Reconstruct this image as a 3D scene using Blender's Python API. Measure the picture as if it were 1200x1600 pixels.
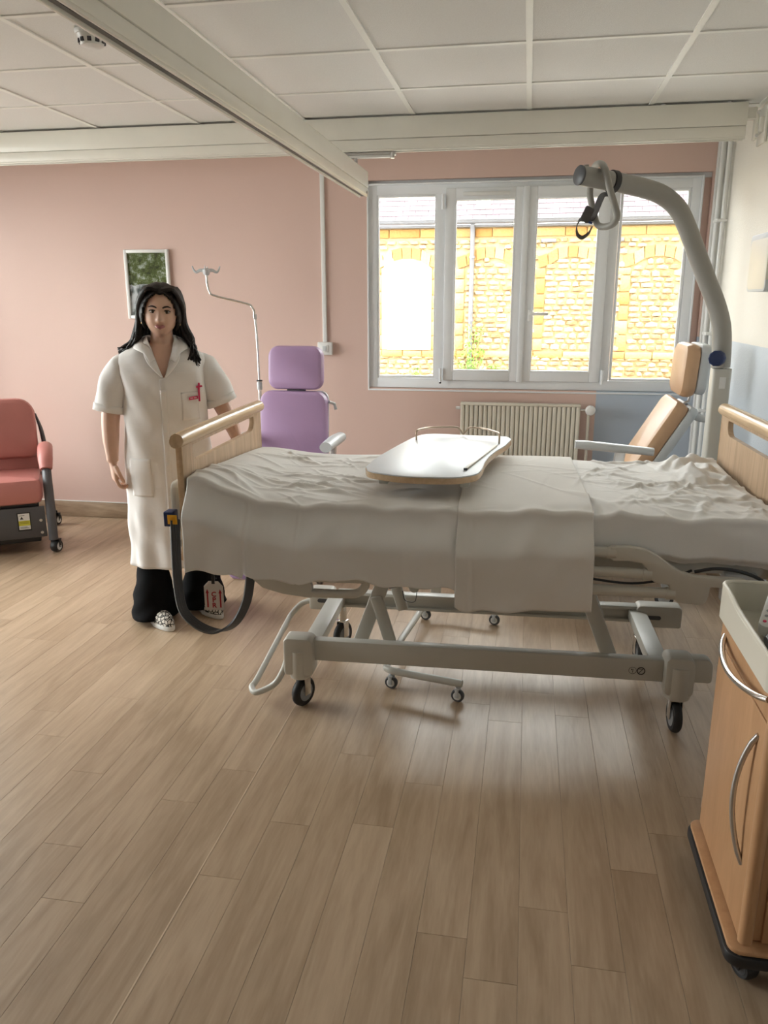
import bpy, bmesh, math, random
import numpy as np
from mathutils import Vector, Matrix, noise as mnoise

for o in list(bpy.data.objects):
    bpy.data.objects.remove(o)
scene = bpy.context.scene
COL = scene.collection
rnd = random.Random(7)
PI = math.pi

# ---------------------------------------------------------------- camera
cam_data = bpy.data.cameras.new('camera')
cam = bpy.data.objects.new('camera', cam_data)
COL.objects.link(cam)
cam_data.sensor_fit = 'VERTICAL'
cam_data.sensor_height = 36.0
cam_data.lens = 1235.75 / 1600 * 36.0
cam_data.clip_start = 0.05
cr = Vector((0.98471355, 0.17417419, -0.00160321))
cu = Vector((-0.04332183, 0.25381913, 0.96628105))
cf = Vector((-0.16870814, 0.95144059, -0.25748468))
cam.matrix_world = Matrix(((cr.x, cu.x, -cf.x, 0), (cr.y, cu.y, -cf.y, 0), (cr.z, cu.z, -cf.z, 1.56), (0, 0, 0, 1)))
scene.camera = cam

# ---------------------------------------------------------------- sky, sun, exposure
world = bpy.data.worlds.new('world')
scene.world = world
world.use_nodes = True
bg = world.node_tree.nodes['Background']
bg.inputs[0].default_value = (0.985, 0.985, 0.985, 1)
bg.inputs[1].default_value = 9.2
sun_data = bpy.data.lights.new('sun', 'SUN')
sun_data.energy = 2.2
sun_data.angle = 0.01
sun_data.color = (1.0, 0.93, 0.80)
sun = bpy.data.objects.new('sun', sun_data)
COL.objects.link(sun)
sun.rotation_euler = Vector((-0.35, 0.62, -0.75)).to_track_quat('-Z', 'Y').to_euler()

def portal(name, loc, rot, sx, sy):
    d = bpy.data.lights.new(name, 'AREA')
    d.shape = 'RECTANGLE'; d.size = sx; d.size_y = sy
    d.cycles.is_portal = True
    o = bpy.data.objects.new(name, d); COL.objects.link(o)
    o.location = loc; o.rotation_euler = rot
portal('sky_portal_window', (0.0, 5.45, 1.64), (-PI / 2, 0, 0), 2.0, 1.3)
portal('sky_portal_side', (-4.5, 3.6, 1.41), (0, -PI / 2, 0), 2.02, 2.8)

vs = scene.view_settings
vs.view_transform = 'Standard'
vs.look = 'None'
vs.gamma = 1
vs.exposure = 0.86
vs.use_curve_mapping = False

# ---------------------------------------------------------------- materials
def nt(m):
    m.use_nodes = True
    return m.node_tree
def mat(name, col, rough=0.5, metal=0.0, var=0.06, scale=8.0, bump=0.0, bscale=60.0, coat=0.0, sss=0.0, stretch=None, spec=None):
    m = bpy.data.materials.new(name)
    t = nt(m); p = t.nodes['Principled BSDF']
    p.inputs['Roughness'].default_value = rough
    p.inputs['Metallic'].default_value = metal
    if coat: p.inputs['Coat Weight'].default_value = coat
    if spec is not None: p.inputs['Specular IOR Level'].default_value = spec
    if sss:
        p.inputs['Subsurface Weight'].default_value = sss
        p.inputs['Subsurface Radius'].default_value = (0.02, 0.008, 0.004)
        p.inputs['Subsurface Scale'].default_value = 0.3
    tc = t.nodes.new('ShaderNodeTexCoord')
    src = tc.outputs['Object']
    if stretch:
        mp = t.nodes.new('ShaderNodeMapping'); mp.inputs['Scale'].default_value = stretch
        t.links.new(src, mp.inputs['Vector']); src = mp.outputs['Vector']
    n = t.nodes.new('ShaderNodeTexNoise'); n.inputs['Scale'].default_value = scale; n.inputs['Detail'].default_value = 4
    t.links.new(src, n.inputs['Vector'])
    r = t.nodes.new('ShaderNodeValToRGB')
    c = Vector(col[:3])
    lo = c * (1 - var); hi = c * (1 + var)
    r.color_ramp.elements[0].position = 0.3; r.color_ramp.elements[1].position = 0.7
    r.color_ramp.elements[0].color = (*lo, 1); r.color_ramp.elements[1].color = (*hi, 1)
    t.links.new(n.outputs['Fac'], r.inputs['Fac'])
    t.links.new(r.outputs['Color'], p.inputs['Base Color'])
    if bump:
        n2 = t.nodes.new('ShaderNodeTexNoise'); n2.inputs['Scale'].default_value = bscale; n2.inputs['Detail'].default_value = 3
        t.links.new(src, n2.inputs['Vector'])
        b = t.nodes.new('ShaderNodeBump'); b.inputs['Strength'].default_value = bump; b.inputs['Distance'].default_value = 0.01
        t.links.new(n2.outputs['Fac'], b.inputs['Height']); t.links.new(b.outputs['Normal'], p.inputs['Normal'])
    return m

def wood(name, dark, light, rough, axis_scale, tone=0.25, gscale=1.0, spec=0.5):
    """streaky procedural timber; grain stretched along one axis, tone shifted per object"""
    m = bpy.data.materials.new(name); t = nt(m); p = t.nodes['Principled BSDF']
    p.inputs['Roughness'].default_value = rough
    p.inputs['Specular IOR Level'].default_value = spec
    tc = t.nodes.new('ShaderNodeTexCoord'); oi = t.nodes.new('ShaderNodeObjectInfo')
    off = t.nodes.new('ShaderNodeVectorMath'); off.operation = 'SCALE'
    cx = t.nodes.new('ShaderNodeCombineXYZ')
    for i in range(3): t.links.new(oi.outputs['Random'], cx.inputs[i])
    t.links.new(cx.outputs[0], off.inputs[0]); off.inputs['Scale'].default_value = 37.0
    add = t.nodes.new('ShaderNodeVectorMath'); add.operation = 'ADD'
    t.links.new(tc.outputs['Object'], add.inputs[0]); t.links.new(off.outputs[0], add.inputs[1])
    mp = t.nodes.new('ShaderNodeMapping'); mp.inputs['Scale'].default_value = axis_scale
    t.links.new(add.outputs[0], mp.inputs['Vector'])
    n1 = t.nodes.new('ShaderNodeTexNoise'); n1.inputs['Scale'].default_value = 2.2 * gscale; n1.inputs['Detail'].default_value = 7; n1.inputs['Distortion'].default_value = 0.9
    t.links.new(mp.outputs[0], n1.inputs['Vector'])
    n2 = t.nodes.new('ShaderNodeTexNoise'); n2.inputs['Scale'].default_value = 14 * gscale; n2.inputs['Detail'].default_value = 5
    t.links.new(mp.outputs[0], n2.inputs['Vector'])
    mx = t.nodes.new('ShaderNodeMath'); mx.operation = 'MULTIPLY_ADD'; mx.inputs[1].default_value = 0.35
    t.links.new(n2.outputs['Fac'], mx.inputs[0]); t.links.new(n1.outputs['Fac'], mx.inputs[2])
    md = t.nodes.new('ShaderNodeMath'); md.operation = 'MULTIPLY_ADD'; md.inputs[1].default_value = tone; md.inputs[2].default_value = -tone / 2
    t.links.new(oi.outputs['Random'], md.inputs[0])
    sm = t.nodes.new('ShaderNodeMath'); sm.operation = 'ADD'
    t.links.new(mx.outputs[0], sm.inputs[0]); t.links.new(md.outputs[0], sm.inputs[1])
    r = t.nodes.new('ShaderNodeValToRGB')
    r.color_ramp.elements[0].position = 0.42; r.color_ramp.elements[1].position = 0.92
    r.color_ramp.elements[0].color = (*dark, 1); r.color_ramp.elements[1].color = (*light, 1)
    t.links.new(sm.outputs[0], r.inputs['Fac']); t.links.new(r.outputs['Color'], p.inputs['Base Color'])
    return m

def glass(name):
    m = bpy.data.materials.new(name); t = nt(m)
    t.nodes.remove(t.nodes['Principled BSDF'])
    out = t.nodes['Material Output']
    tr = t.nodes.new('ShaderNodeBsdfTransparent'); tr.inputs[0].default_value = (0.93, 0.95, 0.94, 1)
    gl = t.nodes.new('ShaderNodeBsdfGlossy'); gl.inputs['Roughness'].default_value = 0.02
    fr = t.nodes.new('ShaderNodeFresnel'); fr.inputs[0].default_value = 1.3
    mx = t.nodes.new('ShaderNodeMixShader')
    t.links.new(fr.outputs[0], mx.inputs[0]); t.links.new(tr.outputs[0], mx.inputs[1]); t.links.new(gl.outputs[0], mx.inputs[2])
    t.links.new(mx.outputs[0], out.inputs['Surface'])
    return m

def split_wall(name, upper, lower, zsplit, xsplit=None, bump=0.15, bscale=220):
    """painted wall with a lower field in a second colour (below zsplit, and right of xsplit)"""
    m = bpy.data.materials.new(name); t = nt(m); p = t.nodes['Principled BSDF']
    p.inputs['Roughness'].default_value = 0.62
    g = t.nodes.new('ShaderNodeNewGeometry'); s = t.nodes.new('ShaderNodeSeparateXYZ')
    t.links.new(g.outputs['Position'], s.inputs[0])
    a = t.nodes.new('ShaderNodeMath'); a.operation = 'LESS_THAN'; a.inputs[1].default_value = zsplit
    t.links.new(s.outputs['Z'], a.inputs[0]); fac = a.outputs[0]
    if xsplit is not None:
        b = t.nodes.new('ShaderNodeMath'); b.operation = 'GREATER_THAN'; b.inputs[1].default_value = xsplit
        t.links.new(s.outputs['X'], b.inputs[0])
        c = t.nodes.new('ShaderNodeMath'); c.operation = 'MULTIPLY'
        t.links.new(fac, c.inputs[0]); t.links.new(b.outputs[0], c.inputs[1]); fac = c.outputs[0]
    mx = t.nodes.new('ShaderNodeMix'); mx.data_type = 'RGBA'
    mx.inputs[6].default_value = (*upper, 1); mx.inputs[7].default_value = (*lower, 1)
    t.links.new(fac, mx.inputs[0]); t.links.new(mx.outputs[2], p.inputs['Base Color'])
    n = t.nodes.new('ShaderNodeTexNoise'); n.inputs['Scale'].default_value = bscale; n.inputs['Detail'].default_value = 3
    t.links.new(g.outputs['Position'], n.inputs['Vector'])
    bp = t.nodes.new('ShaderNodeBump'); bp.inputs['Strength'].default_value = bump; bp.inputs['Distance'].default_value = 0.003
    t.links.new(n.outputs['Fac'], bp.inputs['Height']); t.links.new(bp.outputs['Normal'], p.inputs['Normal'])
    return m

def random_stone(name, cols, rough=0.9):
    """stone or slate whose colour is drawn per object or per island"""
    m = bpy.data.materials.new(name); t = nt(m); p = t.nodes['Principled BSDF']
    p.inputs['Roughness'].default_value = rough
    oi = t.nodes.new('ShaderNodeObjectInfo'); g = t.nodes.new('ShaderNodeNewGeometry')
    a = t.nodes.new('ShaderNodeMath'); a.operation = 'ADD'
    t.links.new(oi.outputs['Random'], a.inputs[0]); t.links.new(g.outputs['Random Per Island'], a.inputs[1])
    f = t.nodes.new('ShaderNodeMath'); f.operation = 'FRACT'; t.links.new(a.outputs[0], f.inputs[0])
    r = t.nodes.new('ShaderNodeValToRGB'); r.color_ramp.interpolation = 'LINEAR'
    while len(r.color_ramp.elements) < len(cols): r.color_ramp.elements.new(0.5)
    for i, c in enumerate(cols):
        r.color_ramp.elements[i].position = i / (len(cols) - 1); r.color_ramp.elements[i].color = (*c, 1)
    t.links.new(f.outputs[0], r.inputs['Fac'])
    n = t.nodes.new('ShaderNodeTexNoise'); n.inputs['Scale'].default_value = 22; n.inputs['Detail'].default_value = 5
    t.links.new(g.outputs['Position'], n.inputs['Vector'])
    mx = t.nodes.new('ShaderNodeMix'); mx.data_type = 'RGBA'; mx.blend_type = 'MULTIPLY'; mx.inputs[0].default_value = 0.5
    t.links.new(r.outputs['Color'], mx.inputs[6]); t.links.new(n.outputs['Color'], mx.inputs[7])
    hs = t.nodes.new('ShaderNodeHueSaturation'); hs.inputs['Saturation'].default_value = 1.0; hs.inputs['Value'].default_value = 1.3
    t.links.new(mx.outputs[2], hs.inputs['Color'])
    t.links.new(r.outputs['Color'], p.inputs['Base Color'])
    b = t.nodes.new('ShaderNodeBump'); b.inputs['Strength'].default_value = 0.5; b.inputs['Distance'].default_value = 0.03
    t.links.new(n.outputs['Fac'], b.inputs['Height']); t.links.new(b.outputs['Normal'], p.inputs['Normal'])
    return m

M = {}
M['floor'] = wood('oak_vinyl', (0.36, 0.252, 0.160), (0.53, 0.395, 0.272), 0.36, (9.0, 0.9, 9.0), tone=0.24, spec=0.5)
M['floor_base'] = wood('oak_vinyl_base', (0.20, 0.13, 0.08), (0.40, 0.29, 0.20), 0.42, (9.0, 0.9, 9.0))
M['weld'] = mat('weld_seam', (0.62, 0.48, 0.34), 0.4)
M['baseboard'] = wood('oak_skirting', (0.24, 0.16, 0.10), (0.46, 0.34, 0.23), 0.45, (1.0, 1.0, 6.0))
M['wall'] = split_wall('pink_wall', (0.67, 0.485, 0.42), (0.46, 0.52, 0.60), 1.345, 0.452)
M['wall_white'] = split_wall('white_wall', (0.80, 0.76, 0.68), (0.60, 0.65, 0.70), 1.345, None, 0.6, 130)
M['wall_plain'] = mat('pink_paint', (0.67, 0.485, 0.42), 0.62, var=0.02)
M['wall_cream'] = mat('cream_paint', (0.84, 0.80, 0.74), 0.6, var=0.02)
M['tile'] = mat('ceiling_tile', (0.82, 0.815, 0.79), 0.85, var=0.025, scale=160, bump=0.2, bscale=320)
M['grid'] = mat('ceiling_grid', (0.90, 0.90, 0.85), 0.45, var=0.01)
M['pvc'] = mat('white_pvc', (0.80, 0.82, 0.84), 0.30, var=0.015)
M['gasket'] = mat('black_gasket', (0.05, 0.05, 0.06), 0.6)
M['glass'] = glass('window_glass')
M['rail'] = mat('cream_rail', (0.87, 0.85, 0.77), 0.25, var=0.015)
M['rail_dark'] = mat('rail_slot', (0.10, 0.10, 0.09), 0.5)
M['sheet'] = mat('white_cotton', (0.80, 0.785, 0.76), 0.85, var=0.02, scale=5, bump=0.08, bscale=500)
M['sheet2'] = mat('ivory_cotton', (0.765, 0.74, 0.70), 0.85, var=0.02, scale=5, bump=0.08, bscale=500)
M['mattress'] = mat('mattress_cover', (0.3, 0.38, 0.5), 0.6)
M['bed'] = mat('bed_grey_paint', (0.56, 0.55, 0.50), 0.38, var=0.02)
M['bed_plastic'] = mat('bed_plastic', (0.58, 0.555, 0.49), 0.45, var=0.02)
M['bed_wood'] = wood('footboard_oak', (0.42, 0.28, 0.165), (0.66, 0.48, 0.32), 0.38, (5.0, 16.0, 1.0), tone=0.0)
M['bed_rim'] = wood('beech_rim', (0.60, 0.42, 0.25), (0.74, 0.55, 0.36), 0.25, (14.0, 1.0, 14.0), tone=0.0)
M['chrome'] = mat('chrome', (0.75, 0.74, 0.72), 0.18, 1.0, var=0.02)
M['alu'] = mat('satin_metal', (0.62, 0.62, 0.62), 0.32, 1.0, var=0.02)
M['brass'] = mat('bronze_wire', (0.45, 0.36, 0.27), 0.3, 1.0)
M['rubber'] = mat('black_rubber', (0.02, 0.02, 0.021), 0.55)
M['black'] = mat('black_plastic', (0.018, 0.018, 0.02), 0.45)
M['dgrey'] = mat('dark_grey_plastic', (0.075, 0.078, 0.085), 0.45)
M['wheel'] = mat('grey_wheel', (0.32, 0.33, 0.34), 0.5)
M['white_plastic'] = mat('white_plastic', (0.78, 0.78, 0.76), 0.35, var=0.01)
M['lgrey'] = mat('light_grey_plastic', (0.56, 0.585, 0.60), 0.4, var=0.01)
M['purple'] = mat('lilac_vinyl', (0.42, 0.275, 0.455), 0.42, var=0.02, bump=0.05, bscale=180)
M['beige'] = mat('tan_vinyl', (0.56, 0.35, 0.205), 0.40, var=0.03, bump=0.05, bscale=180)
M['salmon'] = mat('salmon_vinyl', (0.52, 0.20, 0.175), 0.45, var=0.03, bump=0.06, bscale=180)
M['anthracite'] = mat('anthracite_metal', (0.085, 0.085, 0.092), 0.45, var=0.03)
M['radiator'] = mat('radiator_enamel', (0.74, 0.70, 0.60), 0.4, var=0.01)
M['beech'] = wood('beech_laminate', (0.50, 0.275, 0.135), (0.62, 0.36, 0.19), 0.42, (6.0, 6.0, 0.9), tone=0.0, gscale=1.3)
M['tray'] = mat('cream_tray', (0.72, 0.68, 0.58), 0.4, var=0.01)
M['blue'] = mat('navy_knob', (0.012, 0.028, 0.11), 0.4)
M['yellow'] = mat('yellow_label', (0.85, 0.42, 0.02), 0.5, var=0.02)
M['yellow2'] = mat('lemon_label', (0.62, 0.58, 0.05), 0.5, var=0.02)
M['red'] = mat('red_print', (0.38, 0.01, 0.02), 0.5)
M['tag'] = mat('tag_card', (0.62, 0.56, 0.52), 0.5, var=0.01)
M['table_top'] = mat('white_laminate', (0.70, 0.74, 0.78), 0.38, var=0.01)
M['pole'] = mat('taupe_paint', (0.33, 0.32, 0.29), 0.42, var=0.02)
M['strap'] = mat('grey_webbing', (0.10, 0.095, 0.095), 0.8, var=0.1, scale=200)
M['skin'] = mat('skin', (0.66, 0.42, 0.31), 0.5, var=0.05, scale=14, sss=0.12)
M['hair'] = mat('dark_hair', (0.016, 0.011, 0.010), 0.42, var=0.5, scale=6, bump=0.5, bscale=30, stretch=(12, 12, 1.2), spec=0.25)
M['coat'] = mat('white_coat', (0.80, 0.77, 0.745), 0.85, var=0.015, bump=0.12, bscale=30)
M['trousers'] = mat('black_trousers', (0.005, 0.005, 0.006), 0.9, var=0.2, spec=0.15)
M['lip'] = mat('lips', (0.42, 0.15, 0.14), 0.4)
M['eye_white'] = mat('eye_white', (0.62, 0.58, 0.54), 0.2)
M['iris'] = mat('iris', (0.035, 0.02, 0.012), 0.2)
M['brow'] = mat('brow', (0.03, 0.018, 0.014), 0.8)
M['pinkred'] = mat('raspberry_plastic', (0.60, 0.02, 0.10), 0.4)
M['gold'] = mat('gold', (0.8, 0.5, 0.2), 0.25, 1.0)
M['leaf'] = mat('leaf', (0.16, 0.27, 0.05), 0.6, var=0.35, scale=3)
M['zinc'] = mat('zinc', (0.16, 0.165, 0.19), 0.5, 0.3)
M['render_white'] = mat('white_render', (0.93, 0.91, 0.86), 0.9, var=0.01)
M['cream_render'] = mat('cream_render', (0.55, 0.46, 0.29), 0.9, var=0.03)
M['mortar'] = mat('lime_mortar', (0.40, 0.30, 0.17), 0.95, var=0.1, scale=4)
M['ochre'] = random_stone('ochre_ashlar', [(0.36, 0.175, 0.055), (0.42, 0.24, 0.085), (0.45, 0.31, 0.145), (0.39, 0.205, 0.07)])
M['rubble'] = random_stone('rubble_stone', [(0.33, 0.235, 0.125), (0.41, 0.315, 0.19), (0.27, 0.165, 0.08), (0.44, 0.36, 0.235), (0.35, 0.25, 0.135)])
M['slate'] = random_stone('slate', [(0.098, 0.072, 0.088), (0.112, 0.088, 0.102), (0.086, 0.065, 0.080), (0.120, 0.098, 0.110)])
M['ground'] = mat('pale_paving', (0.27, 0.26, 0.24), 0.95, var=0.15, scale=30, bump=0.5, bscale=60)
M['roofing'] = mat('dark_roofing', (0.03, 0.03, 0.035), 0.9)

def shoe_mat():
    m = bpy.data.materials.new('leopard_canvas'); t = nt(m); p = t.nodes['Principled BSDF']
    p.inputs['Roughness'].default_value = 0.8
    tc = t.nodes.new('ShaderNodeTexCoord'); v = t.nodes.new('ShaderNodeTexVoronoi'); v.inputs['Scale'].default_value = 55
    v.feature = 'DISTANCE_TO_EDGE'
    n = t.nodes.new('ShaderNodeTexNoise'); n.inputs['Scale'].default_value = 60
    a = t.nodes.new('ShaderNodeMath'); a.operation = 'MULTIPLY'
    r = t.nodes.new('ShaderNodeValToRGB'); r.color_ramp.interpolation = 'CONSTANT'
    r.color_ramp.elements[0].color = (0.02, 0.018, 0.016, 1); r.color_ramp.elements[1].color = (0.75, 0.72, 0.66, 1); r.color_ramp.elements[1].position = 0.05
    t.links.new(tc.outputs['Object'], v.inputs['Vector']); t.links.new(tc.outputs['Object'], n.inputs['Vector'])
    t.links.new(v.outputs['Distance'], a.inputs[0]); t.links.new(n.outputs['Fac'], a.inputs[1])
    t.links.new(a.outputs[0], r.inputs['Fac']); t.links.new(r.outputs['Color'], p.inputs['Base Color'])
    return m
M['shoe'] = shoe_mat()

def picture_mat():
    """flat print: tree canopy over a pale river with bank reflections"""
    m = bpy.data.materials.new('river_print'); t = nt(m); p = t.nodes['Principled BSDF']
    p.inputs['Roughness'].default_value = 0.25
    tc = t.nodes.new('ShaderNodeTexCoord'); s = t.nodes.new('ShaderNodeSeparateXYZ')
    t.links.new(tc.outputs['Generated'], s.inputs[0])
    n = t.nodes.new('ShaderNodeTexNoise'); n.inputs['Scale'].default_value = 22; n.inputs['Detail'].default_value = 8; n.inputs['Roughness'].default_value = 0.75
    t.links.new(tc.outputs['Object'], n.inputs['Vector'])
    leaf = t.nodes.new('ShaderNodeValToRGB')
    e = leaf.color_ramp.elements; e[0].position = 0.36; e[0].color = (0.012, 0.016, 0.01, 1); e[1].position = 0.70; e[1].color = (0.50, 0.55, 0.52, 1)
    k = leaf.color_ramp.elements.new(0.52); k.color = (0.09, 0.12, 0.03, 1)
    t.links.new(n.outputs['Fac'], leaf.inputs['Fac'])
    n2 = t.nodes.new('ShaderNodeTexNoise'); n2.inputs['Scale'].default_value = 4; n2.inputs['Detail'].default_value = 6
    t.links.new(tc.outputs['Generated'], n2.inputs['Vector'])
    wat = t.nodes.new('ShaderNodeValToRGB')
    e = wat.color_ramp.elements; e[0].position = 0.40; e[0].color = (0.07, 0.085, 0.08, 1); e[1].position = 0.52; e[1].color = (0.50, 0.53, 0.54, 1)
    t.links.new(n2.outputs['Fac'], wat.inputs['Fac'])
    h = t.nodes.new('ShaderNodeMath'); h.operation = 'MULTIPLY_ADD'; h.inputs[1].default_value = 0.25
    t.links.new(n2.outputs['Fac'], h.inputs[0]); t.links.new(s.outputs['Z'], h.inputs[2])
    c = t.nodes.new('ShaderNodeMath'); c.operation = 'GREATER_THAN'; c.inputs[1].default_value = 0.62
    t.links.new(h.outputs[0], c.inputs[0])
    mx = t.nodes.new('ShaderNodeMix'); mx.data_type = 'RGBA'
    t.links.new(c.outputs[0], mx.inputs[0]); t.links.new(wat.outputs['Color'], mx.inputs[6]); t.links.new(leaf.outputs['Color'], mx.inputs[7])
    t.links.new(mx.outputs[2], p.inputs['Base Color'])
    return m
M['print'] = picture_mat()

# ---------------------------------------------------------------- mesh helpers
class B:
    """collects shapes in one bmesh; build() links them as one mesh object"""
    def __init__(s): s.bm = bmesh.new()
    def _merge(s, tmp, mx=None):
        if mx is not None: bmesh.ops.transform(tmp, matrix=mx, verts=tmp.verts)
        me = bpy.data.meshes.new('tmp'); tmp.to_mesh(me); tmp.free(); s.bm.from_mesh(me); bpy.data.meshes.remove(me)
        return s
    def box(s, c, size, bev=0.0, rot=(0, 0, 0), seg=2):
        t = bmesh.new(); bmesh.ops.create_cube(t, size=1.0)
        bmesh.ops.scale(t, vec=size, verts=t.verts)
        if bev: bmesh.ops.bevel(t, geom=t.edges[:], offset=bev, segments=seg, profile=0.5, affect='EDGES', clamp_overlap=True)
        mx = Matrix.Translation(c)
        if any(rot):
            from mathutils import Euler
            mx = mx @ Euler(rot).to_matrix().to_4x4()
        return s._merge(t, mx)
    def span(s, a, b, bev=0.0, seg=2):
        a = Vector(a); b = Vector(b); d = b - a
        return s.box((a + b) / 2, (abs(d.x), abs(d.y), abs(d.z)), bev, seg=seg)
    def tube(s, pts, r, seg=12, closed=False, cap=True, sx=1.0, up=None, smooth=0):
        pts = [Vector(p) for p in pts]
        rs = list(r) if isinstance(r, (list, tuple)) else [r] * len(pts)
        if smooth:
            pts, rs = catmull(pts, rs, smooth, closed)
        n = len(pts); rings = []
        prev = None
        for i, p in enumerate(pts):
            if closed: tg = pts[(i + 1) % n] - pts[i - 1]
            else: tg = pts[min(i + 1, n - 1)] - pts[max(i - 1, 0)]
            if tg.length < 1e-9: tg = Vector((0, 0, 1))
            tg.normalize()
            if prev is None:
                ref = Vector(up) if up else (Vector((0, 0, 1)) if abs(tg.z) < 0.9 else Vector((0, 1, 0)))
                nx = ref - tg * ref.dot(tg)
            else:
                nx = prev - tg * prev.dot(tg)
            if nx.length < 1e-6: nx = tg.orthogonal()
            nx.normalize(); prev = nx
            ny = tg.cross(nx)
            rings.append([s.bm.verts.new(p + (nx * math.cos(2 * PI * k / seg) + ny * (sx * math.sin(2 * PI * k / seg))) * rs[i]) for k in range(seg)])
        m = n if closed else n - 1
        for i in range(m):
            a, b = rings[i], rings[(i + 1) % n]
            for k in range(seg):
                s.bm.faces.new((a[k], a[(k + 1) % seg], b[(k + 1) % seg], b[k]))
        if cap and not closed:
            s.bm.faces.new(list(reversed(rings[0]))); s.bm.faces.new(rings[-1])
        return s
    def bar(s, a, b, w, h, bev=0.003, up=(0, 0, 1)):
        """rectangular bar from a to b; h measured along up"""
        a = Vector(a); b = Vector(b); d = b - a; L = d.length; x = d.normalized()
        u = Vector(up); u = (u - x * u.dot(x)).normalized(); y = u.cross(x)
        t = bmesh.new(); bmesh.ops.create_cube(t, size=1.0); bmesh.ops.scale(t, vec=(L, w, h), verts=t.verts)
        if bev: bmesh.ops.bevel(t, geom=t.edges[:], offset=bev, segments=2, profile=0.5, affect='EDGES', clamp_overlap=True)
        c = (a + b) / 2
        mx = Matrix(((x.x, y.x, u.x, c.x), (x.y, y.y, u.y, c.y), (x.z, y.z, u.z, c.z), (0, 0, 0, 1)))
        return s._merge(t, mx)
    def prism(s, outline, origin, ux, uy, th, bev=0.0, holes=None):
        """2D outline (list of (u,v)) extruded symmetric by th along ux x uy"""
        ux = Vector(ux).normalized(); uy = Vector(uy).normalized(); nn = ux.cross(uy); o = Vector(origin)
        t = bmesh.new()
        vs_ = [t.verts.new(o + ux * u + uy * v - nn * (th / 2)) for u, v in outline]
        if holes:
            ed = [t.edges.new((vs_[i], vs_[(i + 1) % len(vs_)])) for i in range(len(vs_))]
            for h in holes:
                hv = [t.verts.new(o + ux * u + uy * v - nn * (th / 2)) for u, v in h]
                ed += [t.edges.new((hv[i], hv[(i + 1) % len(hv)])) for i in range(len(hv))]
            bmesh.ops.triangle_fill(t, edges=ed, use_beauty=True, use_dissolve=False)
            fs = t.faces[:]
        else:
            fs = [t.faces.new(vs_)]
        ex = bmesh.ops.extrude_face_region(t, geom=fs)
        bmesh.ops.translate(t, vec=nn * th, verts=[g for g in ex['geom'] if isinstance(g, bmesh.types.BMVert)])
        bmesh.ops.recalc_face_normals(t, faces=t.faces[:])
        if bev:
            es = [e for e in t.edges if len(e.link_faces) == 2 and e.calc_face_angle(0) > 0.9]
            bmesh.ops.bevel(t, geom=es, offset=bev, segments=2, profile=0.5, affect='EDGES', clamp_overlap=True)
        return s._merge(t)
    def lathe(s, prof, c=(0, 0, 0), axis='Z', seg=24):
        """prof: list of (radius, height)"""
        c = Vector(c); rings = []
        ax = {'X': (Vector((0, 1, 0)), Vector((0, 0, 1)), Vector((1, 0, 0))), 'Y': (Vector((0, 0, 1)), Vector((1, 0, 0)), Vector((0, 1, 0))), 'Z': (Vector((1, 0, 0)), Vector((0, 1, 0)), Vector((0, 0, 1)))}[axis] if isinstance(axis, str) else axis
        for r, h in prof:
            rings.append([s.bm.verts.new(c + ax[2] * h + (ax[0] * math.cos(2 * PI * k / seg) + ax[1] * math.sin(2 * PI * k / seg)) * max(r, 1e-5)) for k in range(seg)])
        for a, b in zip(rings, rings[1:]):
            for k in range(seg): s.bm.faces.new((a[k], a[(k + 1) % seg], b[(k + 1) % seg], b[k]))
        s.bm.faces.new(list(reversed(rings[0]))); s.bm.faces.new(rings[-1])
        return s
    def ball(s, c, r, seg=20, rot=None):
        t = bmesh.new(); bmesh.ops.create_uvsphere(t, u_segments=seg, v_segments=max(8, seg * 2 // 3), radius=1.0)
        r = (r, r, r) if not isinstance(r, (tuple, list)) else r
        bmesh.ops.scale(t, vec=r, verts=t.verts)
        mx = Matrix.Translation(c)
        if rot is not None: mx = mx @ rot.to_4x4()
        return s._merge(t, mx)
    def grid(s, rows, closed_u=False):
        """rows: list of lists of points"""
        R = [[s.bm.verts.new(p) for p in row] for row in rows]
        for a, b in zip(R, R[1:]):
            n = len(a)
            for k in range(n if closed_u else n - 1):
                s.bm.faces.new((a[k], a[(k + 1) % n], b[(k + 1) % n], b[k]))
        return R
    def build(s, name, material, parent=None, world=False, smooth=True, ang=0.7, recalc=True):
        if recalc: bmesh.ops.recalc_face_normals(s.bm, faces=s.bm.faces[:])
        me = bpy.data.meshes.new(name); s.bm.to_mesh(me); s.bm.free()
        return link(name, me, material, parent, world, smooth, ang)

ROOT = {}
def link(name, me, material, parent=None, world=False, smooth=True, ang=0.7):
    if world and parent is not None:
        me.transform(ROOT[parent.name].inverted())
    if smooth and len(me.polygons):
        me.polygons.foreach_set('use_smooth', [True] * len(me.polygons))
        me.set_sharp_from_angle(angle=ang)
    if not me.materials: me.materials.append(M[material] if isinstance(material, str) else material)
    o = bpy.data.objects.new(name, me); COL.objects.link(o)
    if parent is not None:
        o.parent = parent
        if parent.name in ROOT: ROOT[o.name] = ROOT[parent.name]
    return o

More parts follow.
